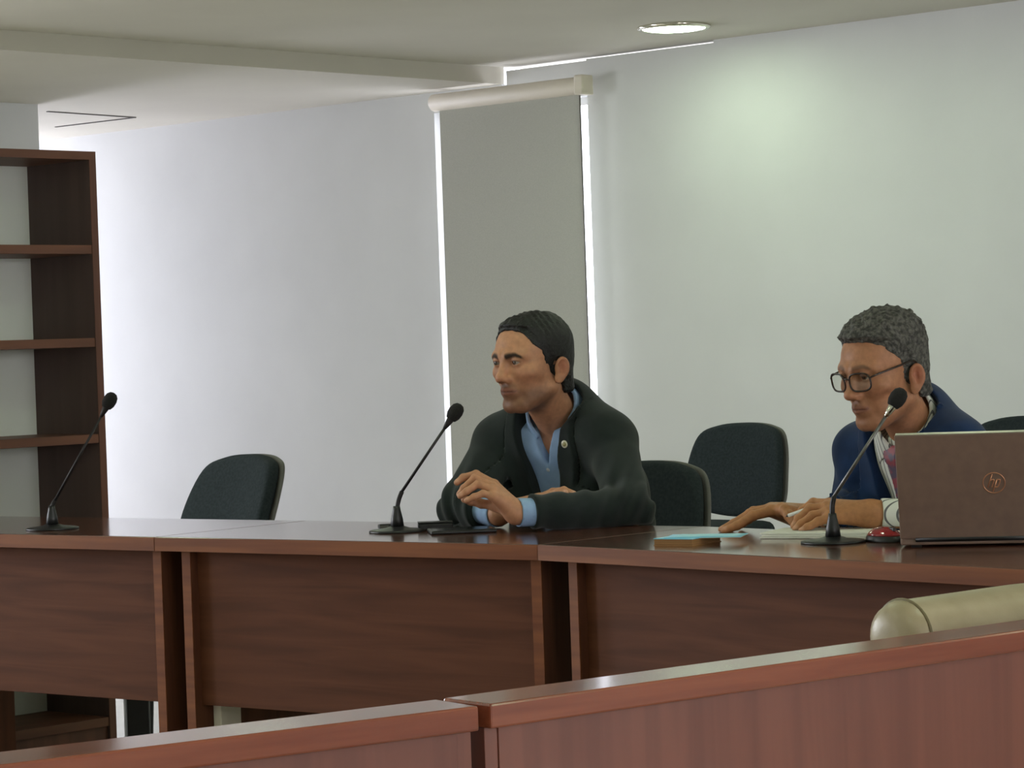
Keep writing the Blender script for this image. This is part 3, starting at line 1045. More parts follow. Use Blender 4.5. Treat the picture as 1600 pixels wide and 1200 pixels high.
def head_sdf(Q, p):
    """face towards -y, top +z, the person's left +x; metres"""
    X = np.abs(Q[:, 0])
    S = np.stack([X, Q[:, 1], Q[:, 2]], 1)
    w = p.get('w', 1.0)
    d = ell(S, (0, 0.018, 0.036), (0.074 * w, 0.094, 0.079))
    d = smin(d, ell(S, (0, -0.028, 0.022), (0.063 * w, 0.060, 0.070)), 0.03)         # forehead
    d = smin(d, ell(S, (0, -0.031, -0.040), (0.060 * w, 0.057, 0.071)), 0.03)        # face mass
    d = smin(d, rcone(S, (0.053 * w, 0.004, -0.064), (0.021, -0.061, -0.102), 0.019, 0.019), 0.022)   # jaw line
    d = smin(d, ell(S, (0, -0.071, -0.101), (0.025, 0.020, 0.017)), 0.018)           # chin
    d = smin(d, ell(S, (0.043 * w, -0.058, -0.022), (0.022, 0.021, 0.018)), 0.025)   # cheekbone
    d = smin(d, rcone(S, (0.010, -0.087, 0.023), (0.047 * w, -0.069, 0.021), 0.0125, 0.0115), 0.013)    # brow ridge
    d = smax(d, -ell(S, (0.032, -0.101, 0.005), (0.021, 0.021, 0.013)), 0.011)       # eye socket
    # eyelids over the eyeball
    ec = (0.0315, -0.0765, 0.007)
    lid = ell(S, ec, (0.0158, 0.0148, 0.0142))
    q = S - np.array((0.0315, -0.092, 0.0052 + p.get('gaze_z', 0)), F32)
    slit = np.sqrt((q[:, 0] / 0.0135) ** 2 + (q[:, 1] / 0.03) ** 2 + (q[:, 2] / p.get('open', 0.0042)) ** 2) - 1
    lid = smax(lid, -slit * 0.004, 0.0015)
    d = smin(d, lid, 0.005)
    # nose
    nl = p.get('nose', 1.0)
    n = rcone(S, (0, -0.086, 0.018), (0, -0.104 - 0.008 * (nl - 1), -0.026), 0.0075, 0.0115)
    n = smin(n, ell(S, (0, -0.108 * nl ** 0.3, -0.030), (0.0130, 0.0115, 0.0105)), 0.008)
    n = smin(n, ell(S, (0.0125, -0.098, -0.035), (0.0085, 0.012, 0.0085)), 0.006)
    d = smin(d, n, 0.011)
    d = smax(d, -ell(S, (0.0062, -0.106, -0.0435), (0.0042, 0.0075, 0.0045)), 0.003)
    # mouth
    d = smin(d, ell(S, (0, -0.081, -0.064), (0.026, 0.017, 0.021)), 0.014)
    ul = rcone(S, (0, -0.0985, -0.0595), (0.021, -0.0885, -0.0635), 0.0050, 0.0026)
    ll = rcone(S, (0, -0.0970, -0.0695), (0.018, -0.0885, -0.0670), 0.0058, 0.0030)
    d = smin(d, np.minimum(ul, ll), 0.0045)
    d = smax(d, -rcone(S, (0, -0.1045, -0.0642), (0.025, -0.0905, -0.0655), 0.0018, 0.0016), 0.002)
    d = smax(d, -ell(S, (0.066 * w, -0.060, -0.058), (0.014, 0.028, 0.018)), 0.020)                   # hollow cheek
    d = smax(d, -rcone(S, (0.021, -0.101, -0.038), (0.031, -0.087, -0.062), 0.0030, 0.0034), 0.009)   # nasolabial fold
    # ears
    def ear(S):
        q = S - np.array((0.0810 * w, 0.018, -0.022), F32)
        ca, sa = math.cos(0.30), math.sin(0.30)
        yy, zz = q[:, 1] * ca - q[:, 2] * sa * 0.6, q[:, 2] * ca + q[:, 1] * sa * 0.6
        xx = q[:, 0] - 0.45 * yy
        E = np.stack([xx, yy, zz], 1)
        e = ell(E, (0, 0, 0.002), (0.0085, 0.0160, 0.0265))
        e = smin(e, ell(E, (0, -0.006, -0.026), (0.006, 0.009, 0.011)), 0.01)
        e = smax(e, -ell(E, (0.0085, -0.002, 0.004), (0.0110, 0.0105, 0.0190)), 0.002)
        e = smin(e, rcone(E, (0.001, 0.004, 0.012), (0.001, 0.006, -0.012), 0.0030, 0.0030), 0.003)
        e = smin(e, ell(E, (0.001, -0.010, -0.004), (0.005, 0.004, 0.007)), 0.004)
        return e
    d = smin(d, box_guard(S, (0.055, -0.015, -0.065), (0.110, 0.060, 0.035), ear, 0.03), 0.005)
    return d


def head_colors(Q, p):
    X = np.abs(Q[:, 0]); Y = Q[:, 1]; Z = Q[:, 2]
    base = np.array(lin(p['skin']))
    C = np.tile(base, (len(Q), 1))

    def blend(mask, c):
        mask = np.clip(mask, 0, 1)[:, None]
        C[:] = C * (1 - mask) + np.array(lin(c)) * mask

    def gauss(c, r):
        return np.exp(-(((X - c[0]) / r[0]) ** 2 + ((Y - c[1]) / r[1]) ** 2 + ((Z - c[2]) / r[2]) ** 2))
    blend(0.35 * gauss((0.045, -0.07, -0.03), (0.02, 0.03, 0.018)), p['blush'])
    blend(0.5 * gauss((0, -0.11, -0.032), (0.015, 0.02, 0.012)), p['blush'])
    # stubble on jaw, chin and upper lip
    st = np.clip((-0.050 - Z - 0.25 * (Y + 0.05)) / 0.02, 0, 1) * np.clip((0.012 - Y) / 0.02, 0, 1) * np.clip((Z + 0.150) / 0.02, 0, 1)
    st *= 1 - 0.8 * gauss((0.040, -0.07, -0.052), (0.014, 0.03, 0.012))
    blend(p['stubble'] * st, (86, 60, 47))
    mus = gauss((0.0, -0.097, -0.050), (0.024, 0.02, 0.0055))
    blend(p['stubble'] * 1.3 * mus, (78, 54, 44))
    # lips
    lip = np.clip(1.25 - np.sqrt((X / 0.024) ** 2 + ((Z + 0.0645) / 0.0088) ** 2) , 0, 0.25) * 4 * (Y < -0.082)
    blend(0.6 * lip, p['lips'])
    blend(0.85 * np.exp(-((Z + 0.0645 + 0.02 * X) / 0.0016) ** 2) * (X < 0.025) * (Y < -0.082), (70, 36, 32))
    # eyelid rims and folds
    blend(0.55 * gauss((0.0315, -0.09, 0.0065), (0.017, 0.02, 0.0085)), p['lidtone'])
    blend(0.75 * gauss((0.0315, -0.09, 0.0098), (0.0145, 0.02, 0.0018)), (44, 28, 24))
    # brows
    zb = 0.0255 + 0.006 * np.clip(X / 0.03, 0, 1) - 0.010 * np.clip((X - 0.036) / 0.02, 0, 1.5) + p.get('brow_dz', 0)
    wb = p.get('brow_w', 0.0048) * (1.1 - 0.5 * np.clip((X - 0.02) / 0.03, 0, 1))
    br = np.clip(1.6 - np.abs(Z - zb) / wb, 0, 1) * np.clip((X - 0.009) / 0.004, 0, 1) * np.clip((0.054 - X) / 0.006, 0, 1) * (Y < -0.045)
    blend(p.get('brow', 0.9) * br, p['brow_c'])
    blend(0.6 * np.exp(-(((X - 0.085) / 0.012) ** 2 + ((Y - 0.02) / 0.018) ** 2 + ((Z + 0.018) / 0.026) ** 2)), (150, 78, 64))  # ear hollow: redder flesh, with some of its shade painted in
    return C


def hair_sdf(Q, p):
    X = np.abs(Q[:, 0]); Y = Q[:, 1]; Z = Q[:, 2]
    w = p.get('w', 1.0)
    th = p['hair_th']
    S = np.stack([X, Y, Z], 1)
    sc = smin(ell(S, (0, 0.018, 0.036), (0.074 * w, 0.094, 0.079)), ell(S, (0, -0.028, 0.022), (0.063 * w, 0.060, 0.070)), 0.03)
    sc = smin(sc, rcone(S, (0, 0.045, -0.02), (0, 0.055, -0.075), 0.058, 0.050), 0.03)
    top = np.clip((Z - 0.02) / 0.09, 0, 1)
    front = np.clip((-Y - 0.01) / 0.06, 0, 1)
    t = th[0] + (th[1] - th[0]) * top + th[2] * top * front
    yl = np.interp(Z, p['hl_z'], p['hl_y']).astype(F32)
    yl = yl - p.get('widow', 0.0) * np.clip(1 - X / 0.035, 0, 1) * np.clip((Z - 0.06) / 0.03, 0, 1)
    yl = yl + 0.0014 * np.sin(Z * 420 + X * 390) + 0.0008 * np.sin(Z * 900 - X * 700)
    t = t * np.clip((Y - yl) / p.get('taper', 0.030), p.get('tmin', 0.22), 1)
    d = sc - t
    d += p['hair_n'] * (bump3(Q, 130.0) + 0.8 * bump3(Q, 260.0, 1.3) + 0.4 * bump3(Q, 430.0, 0.4)) * (0.4 + 0.6 * top)
    if 'comb' in p:
        d += p['comb'] * np.sin((Q[:, 0] * 0.6 + Q[:, 2] * 0.5) * 420 + 14 * np.sin(Y * 28)) * top
    # hairline: keep what lies behind yline(z)
    # keep hair off the ear
    d = smax(d, (yl - Y) * 0.5, 0.002)
    ez = Z - 0.0
    earcut = ell(S, (0.082 * w, 0.014, -0.027), (0.022, 0.022, 0.036))
    d = smax(d, -earcut, 0.003)
    d = smax(d, (p['nape'] - Z), 0.01)
    return d


def rot_z(a):
    c, s = math.cos(a), math.sin(a)
    return np.array([[c, -s, 0], [s, c, 0], [0, 0, 1]], F32)


def rot_x(a):
    c, s = math.cos(a), math.sin(a)
    return np.array([[1, 0, 0], [0, c, -s], [0, s, c]], F32)


def rot_y(a):
    c, s = math.cos(a), math.sin(a)
    return np.array([[c, 0, s], [0, 1, 0], [-s, 0, c]], F32)


def unit(v):
    v = np.array(tuple(v), F32)
    return v / np.linalg.norm(v)


def trace(f, o, d, maxd=1.0):
    o, d = np.array(tuple(o), F32), unit(d)
    t = 0.0
    for _ in range(90):
        s = float(f((o + d * t)[None].astype(F32))[0])
        if s < 2e-4: break
        t += s * 0.7
        if t > maxd: break
    return o + d * t


def person(K):
    """K: skeleton in world metres plus look; returns the root Empty"""
    HC, HR = K['head'], K['head_rot']
    NB = K['neck']                              # base of the neck
    SH = {'L': K['shL'], 'R': K['shR']}
    tl = unit((K['shL'] - K['shR']) * np.array([1, 1, 0], F32))
    fw = unit(np.cross(tl, (0, 0, 1)))          # forward, horizontal
    if fw @ (HR @ np.array([0, -1, 0], F32)) < 0: fw = -fw
    lean = math.radians(K['lean'])
    tu = unit(np.array([0, 0, 1], F32) * math.cos(lean) + fw * math.sin(lean))
    tb = unit(np.cross(tu, tl))                 # backwards
    if tb @ fw > 0: tb = -tb
    TR = np.stack([tl, tb, tu], 1).astype(F32)  # local x left, y back, z up
    PV = NB - tu * K['spine']                   # pelvis
    HB = HC + HR @ np.array([0, 0.022, -0.075], F32)
    base = np.array([PV[0], PV[1], 0.0])
    root = empty('person', base, 0, K['label'], 'person')

    def loc(P_):
        return ((P_ - NB) @ TR).astype(F32)
    gs = K.get('girth', 1.0)

    def torso(Pw):
        q = loc(Pw)
        d = ell(q, (0, 0.015, -0.19), (0.158 * gs, 0.105 * gs, 0.20))
        d = smin(d, ell(q, (0, -0.005, -0.40), (0.150 * gs, 0.115 * gs, 0.17)), 0.08)
        sl, sr = loc(SH['L'][None])[0], loc(SH['R'][None])[0]
        c = (sl + sr) / 2
        d = smin(d, rcone(q, sl * 0.93 + c * 0.07, sr * 0.93 + c * 0.07, 0.045, 0.045), 0.06)
        for s in (sl, sr):
            d = smin(d, rcone(q, (0, 0.02, 0.02), s * 0.85 + c * 0.15 + np.array((0, 0.01, 0.01), F32), 0.050, 0.040), 0.05)
        return d

    def arm(Pw, side, r0, r1, r2, upto=1.0):
        s, e, w_ = SH[side], K['el' + side], K['wr' + side]
        d = rcone(Pw, s, e, r0, r1)
        return smin(d, rcone(Pw, e, e + (w_ - e) * upto, r1, r1 + (r2 - r1) * upto), 0.02)

    hk = K.get('hand_k', 1.0)

    def hand(Pw, side):
        H = K['hand' + side]
        w_ = K['wr' + side]
        d = None
        for name, ch in H.items():
            if name == 'thumb':
                continue
            m = ch[0]
            c = rcone(Pw, w_, m, 0.0205 * hk, 0.0118 * hk)
            d = c if d is None else smin(d, c, 0.014)
        fi = None
        for name, ch in H.items():
            rr = {'thumb': (0.0120, 0.0105, 0.0088), 'index': (0.0105, 0.0092, 0.0074), 'middle': (0.0105, 0.0094, 0.0076), 'ring': (0.0100, 0.0088, 0.0072), 'pinky': (0.0090, 0.0078, 0.0066)}[name]
            c = None
            pts = ch if name != 'thumb' else ch
            rad = [rr[0] * hk, rr[1] * hk, (rr[1] + rr[2]) / 2 * hk, rr[2] * hk]
            for i in range(len(pts) - 1):
                s = rcone(Pw, pts[i], pts[i + 1], rad[i], rad[i + 1])
                c = s if c is None else smin(c, s, 0.003)
            for j in range(1, len(pts) - 1):         # knuckles
                kn = np.sqrt(((Pw - np.array(tuple(pts[j]), F32)) ** 2).sum(1)) - rad[j] * 1.06
                c = smin(c, kn, 0.003)
            if name == 'thumb':
                c = smin(c, rcone(Pw, w_ + (pts[0] - w_) * 0.3, pts[0], 0.018, rad[0] * 1.1), 0.012)
                d = smin(d, c, 0.008)
                continue
            fi = c if fi is None else np.minimum(fi, c)
        return smax(smin(d, fi, 0.005), K['rest' + side] - Pw[:, 2], 0.003)

    def bbox(pts, m):
        a = np.array([tuple(p) for p in pts])
        return a.min(0) - m, a.max(0) + m

    hb = {s: bbox([K['wr' + s]] + [p for ch in K['hand' + s].values() for p in ch], 0.02) for s in 'LR'}
    kn, an = K['knees'], K['ankles']
    hip = {'L': PV + tl * 0.085, 'R': PV - tl * 0.085}

    def legs(Pw, r0, r1, r2):
        d = None
        for i, s in enumerate('LR'):
            c = smin(rcone(Pw, hip[s], kn[i], r0, r1), rcone(Pw, kn[i], an[i], r1, r2), 0.02)
            d = c if d is None else smin(d, c, 0.03)
        return smin(d, rcone(Pw, hip['L'], hip['R'], r0 * 1.08, r0 * 1.08), 0.04)

    hd = K['face']
    hsc = K.get('head_scale', 1.0)
    HS = np.array([hsc, hsc, hsc * K.get('head_z', 1.0)], F32)

    def headw(Pw):
        return head_sdf(((Pw - HC) @ HR / HS).astype(F32), hd) * hsc

    def body(Pw):
        d = torso(Pw) + 0.018
        d = smin(d, rcone(Pw, HB, NB - tu * 0.03, 0.052 * hsc, 0.050), 0.02)
        d = smin(d, box_guard(Pw, HC - 0.15, HC + 0.15, headw), 0.025)
        for s in 'LR':
            d = smin(d, arm(Pw, s, 0.046, 0.036, 0.0245 * hk), 0.03)
            d = smin(d, box_guard(Pw, hb[s][0], hb[s][1], lambda q, s=s: hand(q, s), 0.05), 0.010)
        return smin(d, legs(Pw, 0.07, 0.045, 0.032), 0.04)

    allp = [HC + 0.16, HC - 0.16, NB, PV - 0.13, PV + 0.13, SH['L'] + 0.1, SH['R'] - 0.1, SH['R'] + 0.1, SH['L'] - 0.1] + [K[a + s] for a in ('el', 'wr') for s in 'LR'] + list(kn) + list(an)
    lo, hi = bbox(allp + [p for s in 'LR' for ch in K['hand' + s].values() for p in ch], 0.10)
    lo[2] = 0.02
    V, Q4 = sdf_mesh(body, lo, hi, 0.0026)
    QL = ((V - HC) @ HR) / HS
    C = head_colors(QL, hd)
    far = np.clip((np.linalg.norm(QL - np.array([0, -0.02, 0]), axis=1) - 0.15) / 0.03, 0, 1)[:, None]
    hc_ = np.array(lin(K.get('hand_skin', hd['skin'])))
    C = C * (1 - far) + hc_ * far
    # finger nails: paler tips
    for s in 'LR':
        for ch in K['hand' + s].values():
            tip = np.array(tuple(ch[-1])); dirn = tip - np.array(tuple(ch[-2])); dirn /= np.linalg.norm(dirn)
            r = np.linalg.norm(V - (tip + np.array([0, -0.004, 0.005])), axis=1)
            mk = np.clip(1.5 - r / 0.0055, 0, 1)[:, None] * 0.5
            C = C * (1 - mk) + np.array(lin((214, 170, 150))) * mk
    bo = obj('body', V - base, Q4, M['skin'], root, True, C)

    # eyes
    for sx in (-1, 1):
        c = np.array([0.0315 * sx, -0.0765, 0.007], F32)
        gz = unit(HR.T @ np.array(tuple(K['gaze']), F32))
        V_, F_ = [], []
        nu, nv = 24, 14
        gz3 = Vector(gz)
        R3 = gz3.to_track_quat('Z', 'Y').to_matrix()
        cols = []
        for i in range(nv + 1):
            th = math.pi * i / nv
            for k in range(nu):
                a = 2 * math.pi * k / nu
                p = R3 @ Vector((math.sin(th) * math.cos(a), math.sin(th) * math.sin(a), math.cos(th))) * 0.0132
                V_.append(HR @ (np.array(p, F32) * hsc + c * HS) + HC - base)
                cols.append(lin((16, 10, 8)) if th < 0.22 else (lin((52, 32, 22)) if th < 0.5 else lin((150, 136, 124))))
        for i in range(nv):
            for k in range(nu):
                l = (k + 1) % nu
                F_.append((i * nu + k, (i + 1) * nu + k, (i + 1) * nu + l, i * nu + l))
        obj('eye', V_, F_, M['eye'], bo, True, np.array(cols))

    # hair
    def hairw(Pw):
        return hair_sdf(((Pw - HC) @ HR / HS).astype(F32), hd) * hsc
    V, Q4 = sdf_mesh(hairw, HC - 0.17, HC + 0.19, 0.0025)
    obj('hair', V - base, Q4, K['hair_mat'], root, True)

    # shirt: torso skin layer, visible in the jacket opening
    def shirt(Pw):
        d = torso(Pw) - 0.004 + 0.0012 * bump3(Pw, 46.0)
        q = loc(Pw)
        d = smin(d, rcone(Pw, NB + tu * 0.015, NB - tu * 0.04, 0.060, 0.068), 0.02)
        d = smax(d, q[:, 2] - 0.02 - 0.25 * q[:, 1], 0.004)
        vn = np.abs(q[:, 0]) - K.get('vneck', 0.0) * (q[:, 2] + 0.085)
        return smax(d, np.where(q[:, 1] < 0, -vn, -1.0).astype(F32), 0.002)
    blo, bhi = bbox([NB + 0.1, NB - 0.1, PV - 0.16, PV + 0.16, SH['L'] + 0.12, SH['L'] - 0.12, SH['R'] - 0.12, SH['R'] + 0.12], 0.02)
    blo[2] = max(blo[2], PV[2] - 0.05)
    V, Q4 = sdf_mesh(shirt, blo, bhi, 0.0045)
    sh_o = obj('shirt', V - base, Q4, K['shirt_mat'], root, True)

    # shirt collar: a folded band round the neck, open in front
    nax = unit(HB - NB)
    nl_ = unit(tl - nax * (tl @ nax)); nf = unit(np.cross(nax, nl_))
    if nf @ fw < 0: nf = -nf
    cg = K['collar_gap']

    def collar(Pw):
        q = Pw - NB - fw * K.get('collar_fw', 0.004)
        a = q @ nax
        x, y = q @ nl_, q @ nf
        r = np.sqrt(x * x + y * y * 0.88)
        ang = np.abs(np.arctan2(x, y))          # 0 in front
        fr = np.clip(1 - ang / 1.2, 0, 1)
        topz = 0.060 - 0.040 * fr
        lowz = 0.002 - 0.062 * fr
        rad = 0.0610 + 0.004 * fr + 0.50 * np.clip(topz - a, 0, 0.1) * (0.55 + 0.6 * fr)
        d = np.abs(r - rad) - 0.0042
        d = smax(d, a - topz, 0.002)
        d = smax(d, lowz - a, 0.002)
        d = smax(d, (cg[0] + cg[1] * np.clip((topz - a) / 0.06, 0, 1) - ang) * 0.07, 0.002)
        return d
    V, Q4 = sdf_mesh(collar, NB - 0.14, NB + 0.15, 0.0026)
    obj('collar', V - base, Q4, K['shirt_mat'], sh_o, True)

    # cuffs
    for s in 'LR':
        e, w_ = K['el' + s], K['wr' + s]
        ax = unit(w_ - e)
        c1 = w_ + ax * K['cuff'][0]
        c0 = c1 - ax * 0.075

        def cuff(Pw):
            d = rcone(Pw, c0, c1 + ax * 0.05, K['cuff'][1] * 0.97, K['cuff'][1] * 1.04)
            t = (Pw - c1) @ ax
            d = smax(d, t, 0.003)
            d = smax(d, -(Pw - c0) @ ax, 0.003)
            d = smax(d, K['rest' + s] - Pw[:, 2], 0.003)
            inner = rcone(Pw, c1 - ax * 0.03, c1 + ax * 0.06, K['cuff'][1] - 0.004, K['cuff'][1] - 0.003)
            return smax(d, -inner, 0.0015)
        a_, b_ = bbox([c0, c1], 0.055)
        V, Q4 = sdf_mesh(cuff, a_, b_, 0.0026)
        obj('cuff', V - base, Q4, K['shirt_mat'], sh_o, True)

    # jacket
    vz, vw, vc = K['open_z'], K['open_w'], K.get('open_c', 0.0)

    def jacket(Pw):
        q = loc(Pw)
        d = torso(Pw) - 0.017
        for sg_ in (-1, 1):      # the open fronts hanging down
            d = smin(d, rcone(q, (sg_ * 0.105, -0.075, -0.16), (sg_ * 0.115, -0.085, -0.46), 0.050, 0.062), 0.05)
        for s in 'LR':
            e, w_ = K['el' + s], K['wr' + s]
            ax = unit(w_ - e)
            ln = float(np.linalg.norm(w_ - e))
            end = e + ax * (ln + K['sleeve'])
            c = smin(rcone(Pw, SH[s] + tu * -0.012, e, 0.062, K.get('sl_r', 0.052)), rcone(Pw, e, end + ax * 0.03, K.get('sl_r', 0.052), K['sl_end']), 0.03)
            ta = np.clip(((Pw - e) @ ax) / ln, -1, 1)
            wr = np.exp(-((Pw - e) ** 2).sum(1) / 0.012)
            c = c + 0.0060 * wr * np.sin(((Pw - e) @ unit(ax + 0.6 * unit(SH[s] - e))) * 150)
            c = c + 0.0036 * np.sin(((Pw - e) @ ax) * 95 + 18 * (Pw @ tl)) * np.clip(ta, 0, 1)
            c = smax(c, np.where(((Pw - e) ** 2).sum(1) < (ln + 0.09) ** 2, (Pw - end) @ ax, -1.0), 0.004)
            c = smax(c, 0.7412 - Pw[:, 2], 0.006)
            d = smin(d, c, 0.028)
        d = d + 0.0034 * np.sin(q[:, 0] * 34 + q[:, 2] * 46) * np.sin(q[:, 2] * 21 + 2)
        # lapels: a raised layer beside the opening
        v = np.interp(q[:, 2], vz, vw).astype(F32)
        ax_ = np.abs(q[:, 0] - vc)
        lw = np.interp(q[:, 2], [-0.40, -0.15, -0.135, -0.125, -0.06, 0.03], [0.006, 0.085, 0.082, 0.050, 0.052, 0.030]).astype(F32)
        onl = (ax_ < v + lw) & (q[:, 1] < 0.02) & (q[:, 2] > -0.40) & (q[:, 2] < 0.05)
        d = d - np.where(onl, K.get('lapel', 0.009), 0.0).astype(F32)
        edge = (np.abs(ax_ - v - lw) < 0.0035) & (q[:, 1] < -0.02) & (q[:, 2] > -0.27) & (q[:, 2] < 0.03)
        d = d + np.where(edge, 0.006, 0.0).astype(F32)
        # opening in front and round the neck
        cut = smax(ax_ - v, q[:, 1] - 0.0, 0.006)
        d = smax(d, -cut, 0.004)
        nk = rcone(Pw, NB - tu * 0.02 + fw * 0.01, NB + nax * 0.12 + tu * 0.02, 0.074, 0.086)
        d = smax(d, -nk, 0.005)
        # the jacket's own collar behind the neck
        a = (Pw - NB) @ nax
        qq = Pw - NB
        r = np.sqrt((qq @ nl_) ** 2 + (qq @ nf) ** 2)
        cl = np.abs(r - (0.077 + 0.45 * np.clip(0.035 - a, 0, 0.06))) - 0.0042
        cl = smax(smax(cl, a - 0.034, 0.003), -0.03 - a, 0.003)
        cl = smax(cl, (qq @ nf) + 0.012, 0.004)
        d = smin(d, cl, 0.006)
        return smax(d, K['hem'] - Pw[:, 2], 0.004)
    jlo, jhi = bbox([NB + 0.1, PV - 0.18, PV + 0.18] + [SH[s] + k for s in 'LR' for k in (0.1, -0.1)] + [K[a + s] + k for s in 'LR' for a in ('el', 'wr') for k in (0.06, -0.06)], 0.02)
    jlo[2] = max(jlo[2], K['hem'] - 0.01)
    V, Q4 = sdf_mesh(jacket, jlo, jhi, 0.0034)
    ja = obj('jacket', V - base, Q4, K['suit_mat'], root, True)

    # trousers and shoes
    def trousers(Pw):
        d = legs(Pw, 0.088, 0.066, 0.052)
        d = smin(d, torso(Pw) - 0.008, 0.03)
        q = loc(Pw)
        d = smax(d, q[:, 2] + K['spine'] - 0.09, 0.004)
        return smax(d, 0.075 - Pw[:, 2], 0.004)
    tlo, thi = bbox([PV - 0.2, PV + 0.2] + list(kn) + list(an), 0.08)
    tlo[2] = 0.05
    V, Q4 = sdf_mesh(trousers, tlo, thi, 0.006)
    obj('trousers', V - base, Q4, K['suit_mat'], root, True)
    for i in range(2):
        a = np.array(tuple(an[i]), F32)
        heel = np.array([a[0], a[1], 0.038], F32) - fw * 0.03
        toe = np.array([a[0], a[1], 0.032], F32) + fw * 0.17

        def shoe(Pw):
            d = rcone(Pw, heel, toe, 0.038, 0.032)
            d = smin(d, rcone(Pw, heel + fw * 0.03, heel + fw * 0.03 + np.array([0, 0, 0.05], F32), 0.034, 0.036), 0.03)
            return smax(smax(d, 0.002 - Pw[:, 2], 0.003), Pw[:, 2] - 0.095, 0.003)
        a_, b_ = bbox([heel, toe], 0.07)
        V, Q4 = sdf_mesh(shoe, a_, b_, 0.005)
        obj('shoe', V - base, Q4, M['shoe'], root, True)
    return dict(root=root, base=base, body=bo, jacket=ja, shirt=sh_o, fjacket=jacket, fshirt=shirt, loc=loc, TR=TR, NB=NB, HC=HC, HR=HR, fw=fw, tl=tl, tu=tu, PV=PV, hsc=hsc, hair=hairw)


def npP(px, py, D):
    return v3(P(px, py, D))


def chain(lst, D0, dD):
    """finger joints from pixels, starting at depth D0 with a step per joint"""
    return [npP(x, y, D0 + dD * i) for i, (x, y) in enumerate(lst)]
# ------------------------------------------------------------------ the man in charcoal
hl_z = [-0.10, -0.05, -0.030, -0.012, 0.010, 0.030, 0.048, 0.060, 0.074, 0.086, 0.098, 0.112]
face1 = dict(skin=(186, 134, 103), blush=(172, 106, 84), lips=(136, 84, 70), lidtone=(112, 72, 55), stubble=0.62, brow_c=(30, 22, 19), brow=0.97, brow_w=0.0058,
             hair_th=(0.006, 0.008, 0.007), hair_n=0.0012, comb=0.0012, hl_z=hl_z,
             hl_y=[0.050, 0.044, -0.018, -0.024, -0.026, -0.034, -0.052, -0.057, -0.060, -0.071, -0.105, -0.30],
             nape=-0.088, nose=1.0, open=0.0034, brow_dz=-0.0070, tmin=0.4)
sh1 = {'L': npP(952, 688, 6.53), 'R': npP(780, 690, 6.74)}
HR1 = rot_z(math.radians(-46)) @ rot_x(math.radians(5))
K1 = dict(label='man in a charcoal jacket and open pale blue shirt, leaning on the desk',
          head=npP(831, 564, 6.52), head_z=0.96, head_rot=HR1, neck=npP(876, 655, 6.64), shL=sh1['L'], shR=sh1['R'],
          elL=npP(985, 796, 6.34), wrL=npP(806, 801, 6.23), elR=npP(722, 792, 6.56), wrR=npP(780, 803, 6.40),
          lean=20, spine=0.47, girth=1.0, face=face1, hair_mat=M['hair_black'], shirt_mat=M['shirt_blue'], suit_mat=M['suit_dark'],
          gaze=(-0.80, -0.60, -0.03), collar_gap=(0.30, 0.35), cuff=(-0.004, 0.0325), sleeve=-0.040, sl_end=0.036, sl_r=0.050,
          open_z=[-0.5, -0.28, -0.16, -0.08, 0.0, 0.05], open_w=[0.060, 0.044, 0.040, 0.050, 0.066, 0.075], open_c=-0.004, hem=0.50, restL=0.7405, restR=0.7405, vneck=0.34)
K1['handL'] = dict(
    index=[npP(772, 757, 6.255), npP(744, 741, 6.265), npP(724, 746, 6.262), npP(714, 754, 6.258)],
    middle=[npP(771, 760, 6.235), npP(742, 747, 6.243), npP(725, 763, 6.238), npP(718, 772, 6.235)],
    ring=[npP(771, 766, 6.215), npP(747, 756, 6.218), npP(729, 768, 6.212), npP(719, 775, 6.210)],
    pinky=[npP(771, 776, 6.198), npP(755, 771, 6.195), npP(741, 776, 6.190), npP(729, 782, 6.188)],
    thumb=[npP(776, 790, 6.260), npP(752, 787, 6.272), npP(736, 783, 6.270), npP(726, 780, 6.262)])
K1['handR'] = dict(
    index=[npP(838, 783, 6.34), npP(858, 774, 6.31), npP(872, 769, 6.29), npP(884, 770, 6.275)],
    middle=[npP(842, 779, 6.36), npP(864, 769, 6.335), npP(881, 766, 6.315), npP(897, 772, 6.30)],
    ring=[npP(842, 778, 6.38), npP(864, 770, 6.365), npP(880, 768, 6.35), npP(893, 774, 6.34)],
    pinky=[npP(838, 782, 6.40), npP(858, 775, 6.39), npP(871, 774, 6.385), npP(882, 779, 6.38)],
    thumb=[npP(806, 800, 6.36), npP(826, 797, 6.335), npP(842, 796, 6.325), npP(853, 797, 6.32)])
_tl = unit((K1['shL'] - K1['shR']) * np.array([1, 1, 0], F32))
_fw = -unit(np.cross((0, 0, 1), _tl)) if False else unit(np.cross(_tl, (0, 0, 1)))


def seat_legs(K):
    tl = unit((K['shL'] - K['shR']) * np.array([1, 1, 0], F32))
    fw = unit(np.cross(tl, (0, 0, 1)))
    if fw @ (K['head_rot'] @ np.array([0, -1, 0], F32)) < 0: fw = -fw
    le = math.radians(K['lean'])
    tu = np.array([0, 0, 1], F32) * math.cos(le) + fw * math.sin(le)
    pv = K['neck'] - tu * K['spine']
    kz = 0.49
    kn = [np.array([*(pv + fw * 0.38 + tl * sgn_ * 0.11)[:2], kz], F32) for sgn_ in (1, -1)]
    an = [np.array([*(k - fw * 0.06)[:2], 0.085], F32) for k in kn]
    K['knees'], K['ankles'] = kn, an
    return pv, fw


pv1, fw1 = seat_legs(K1)
R1 = person(K1)


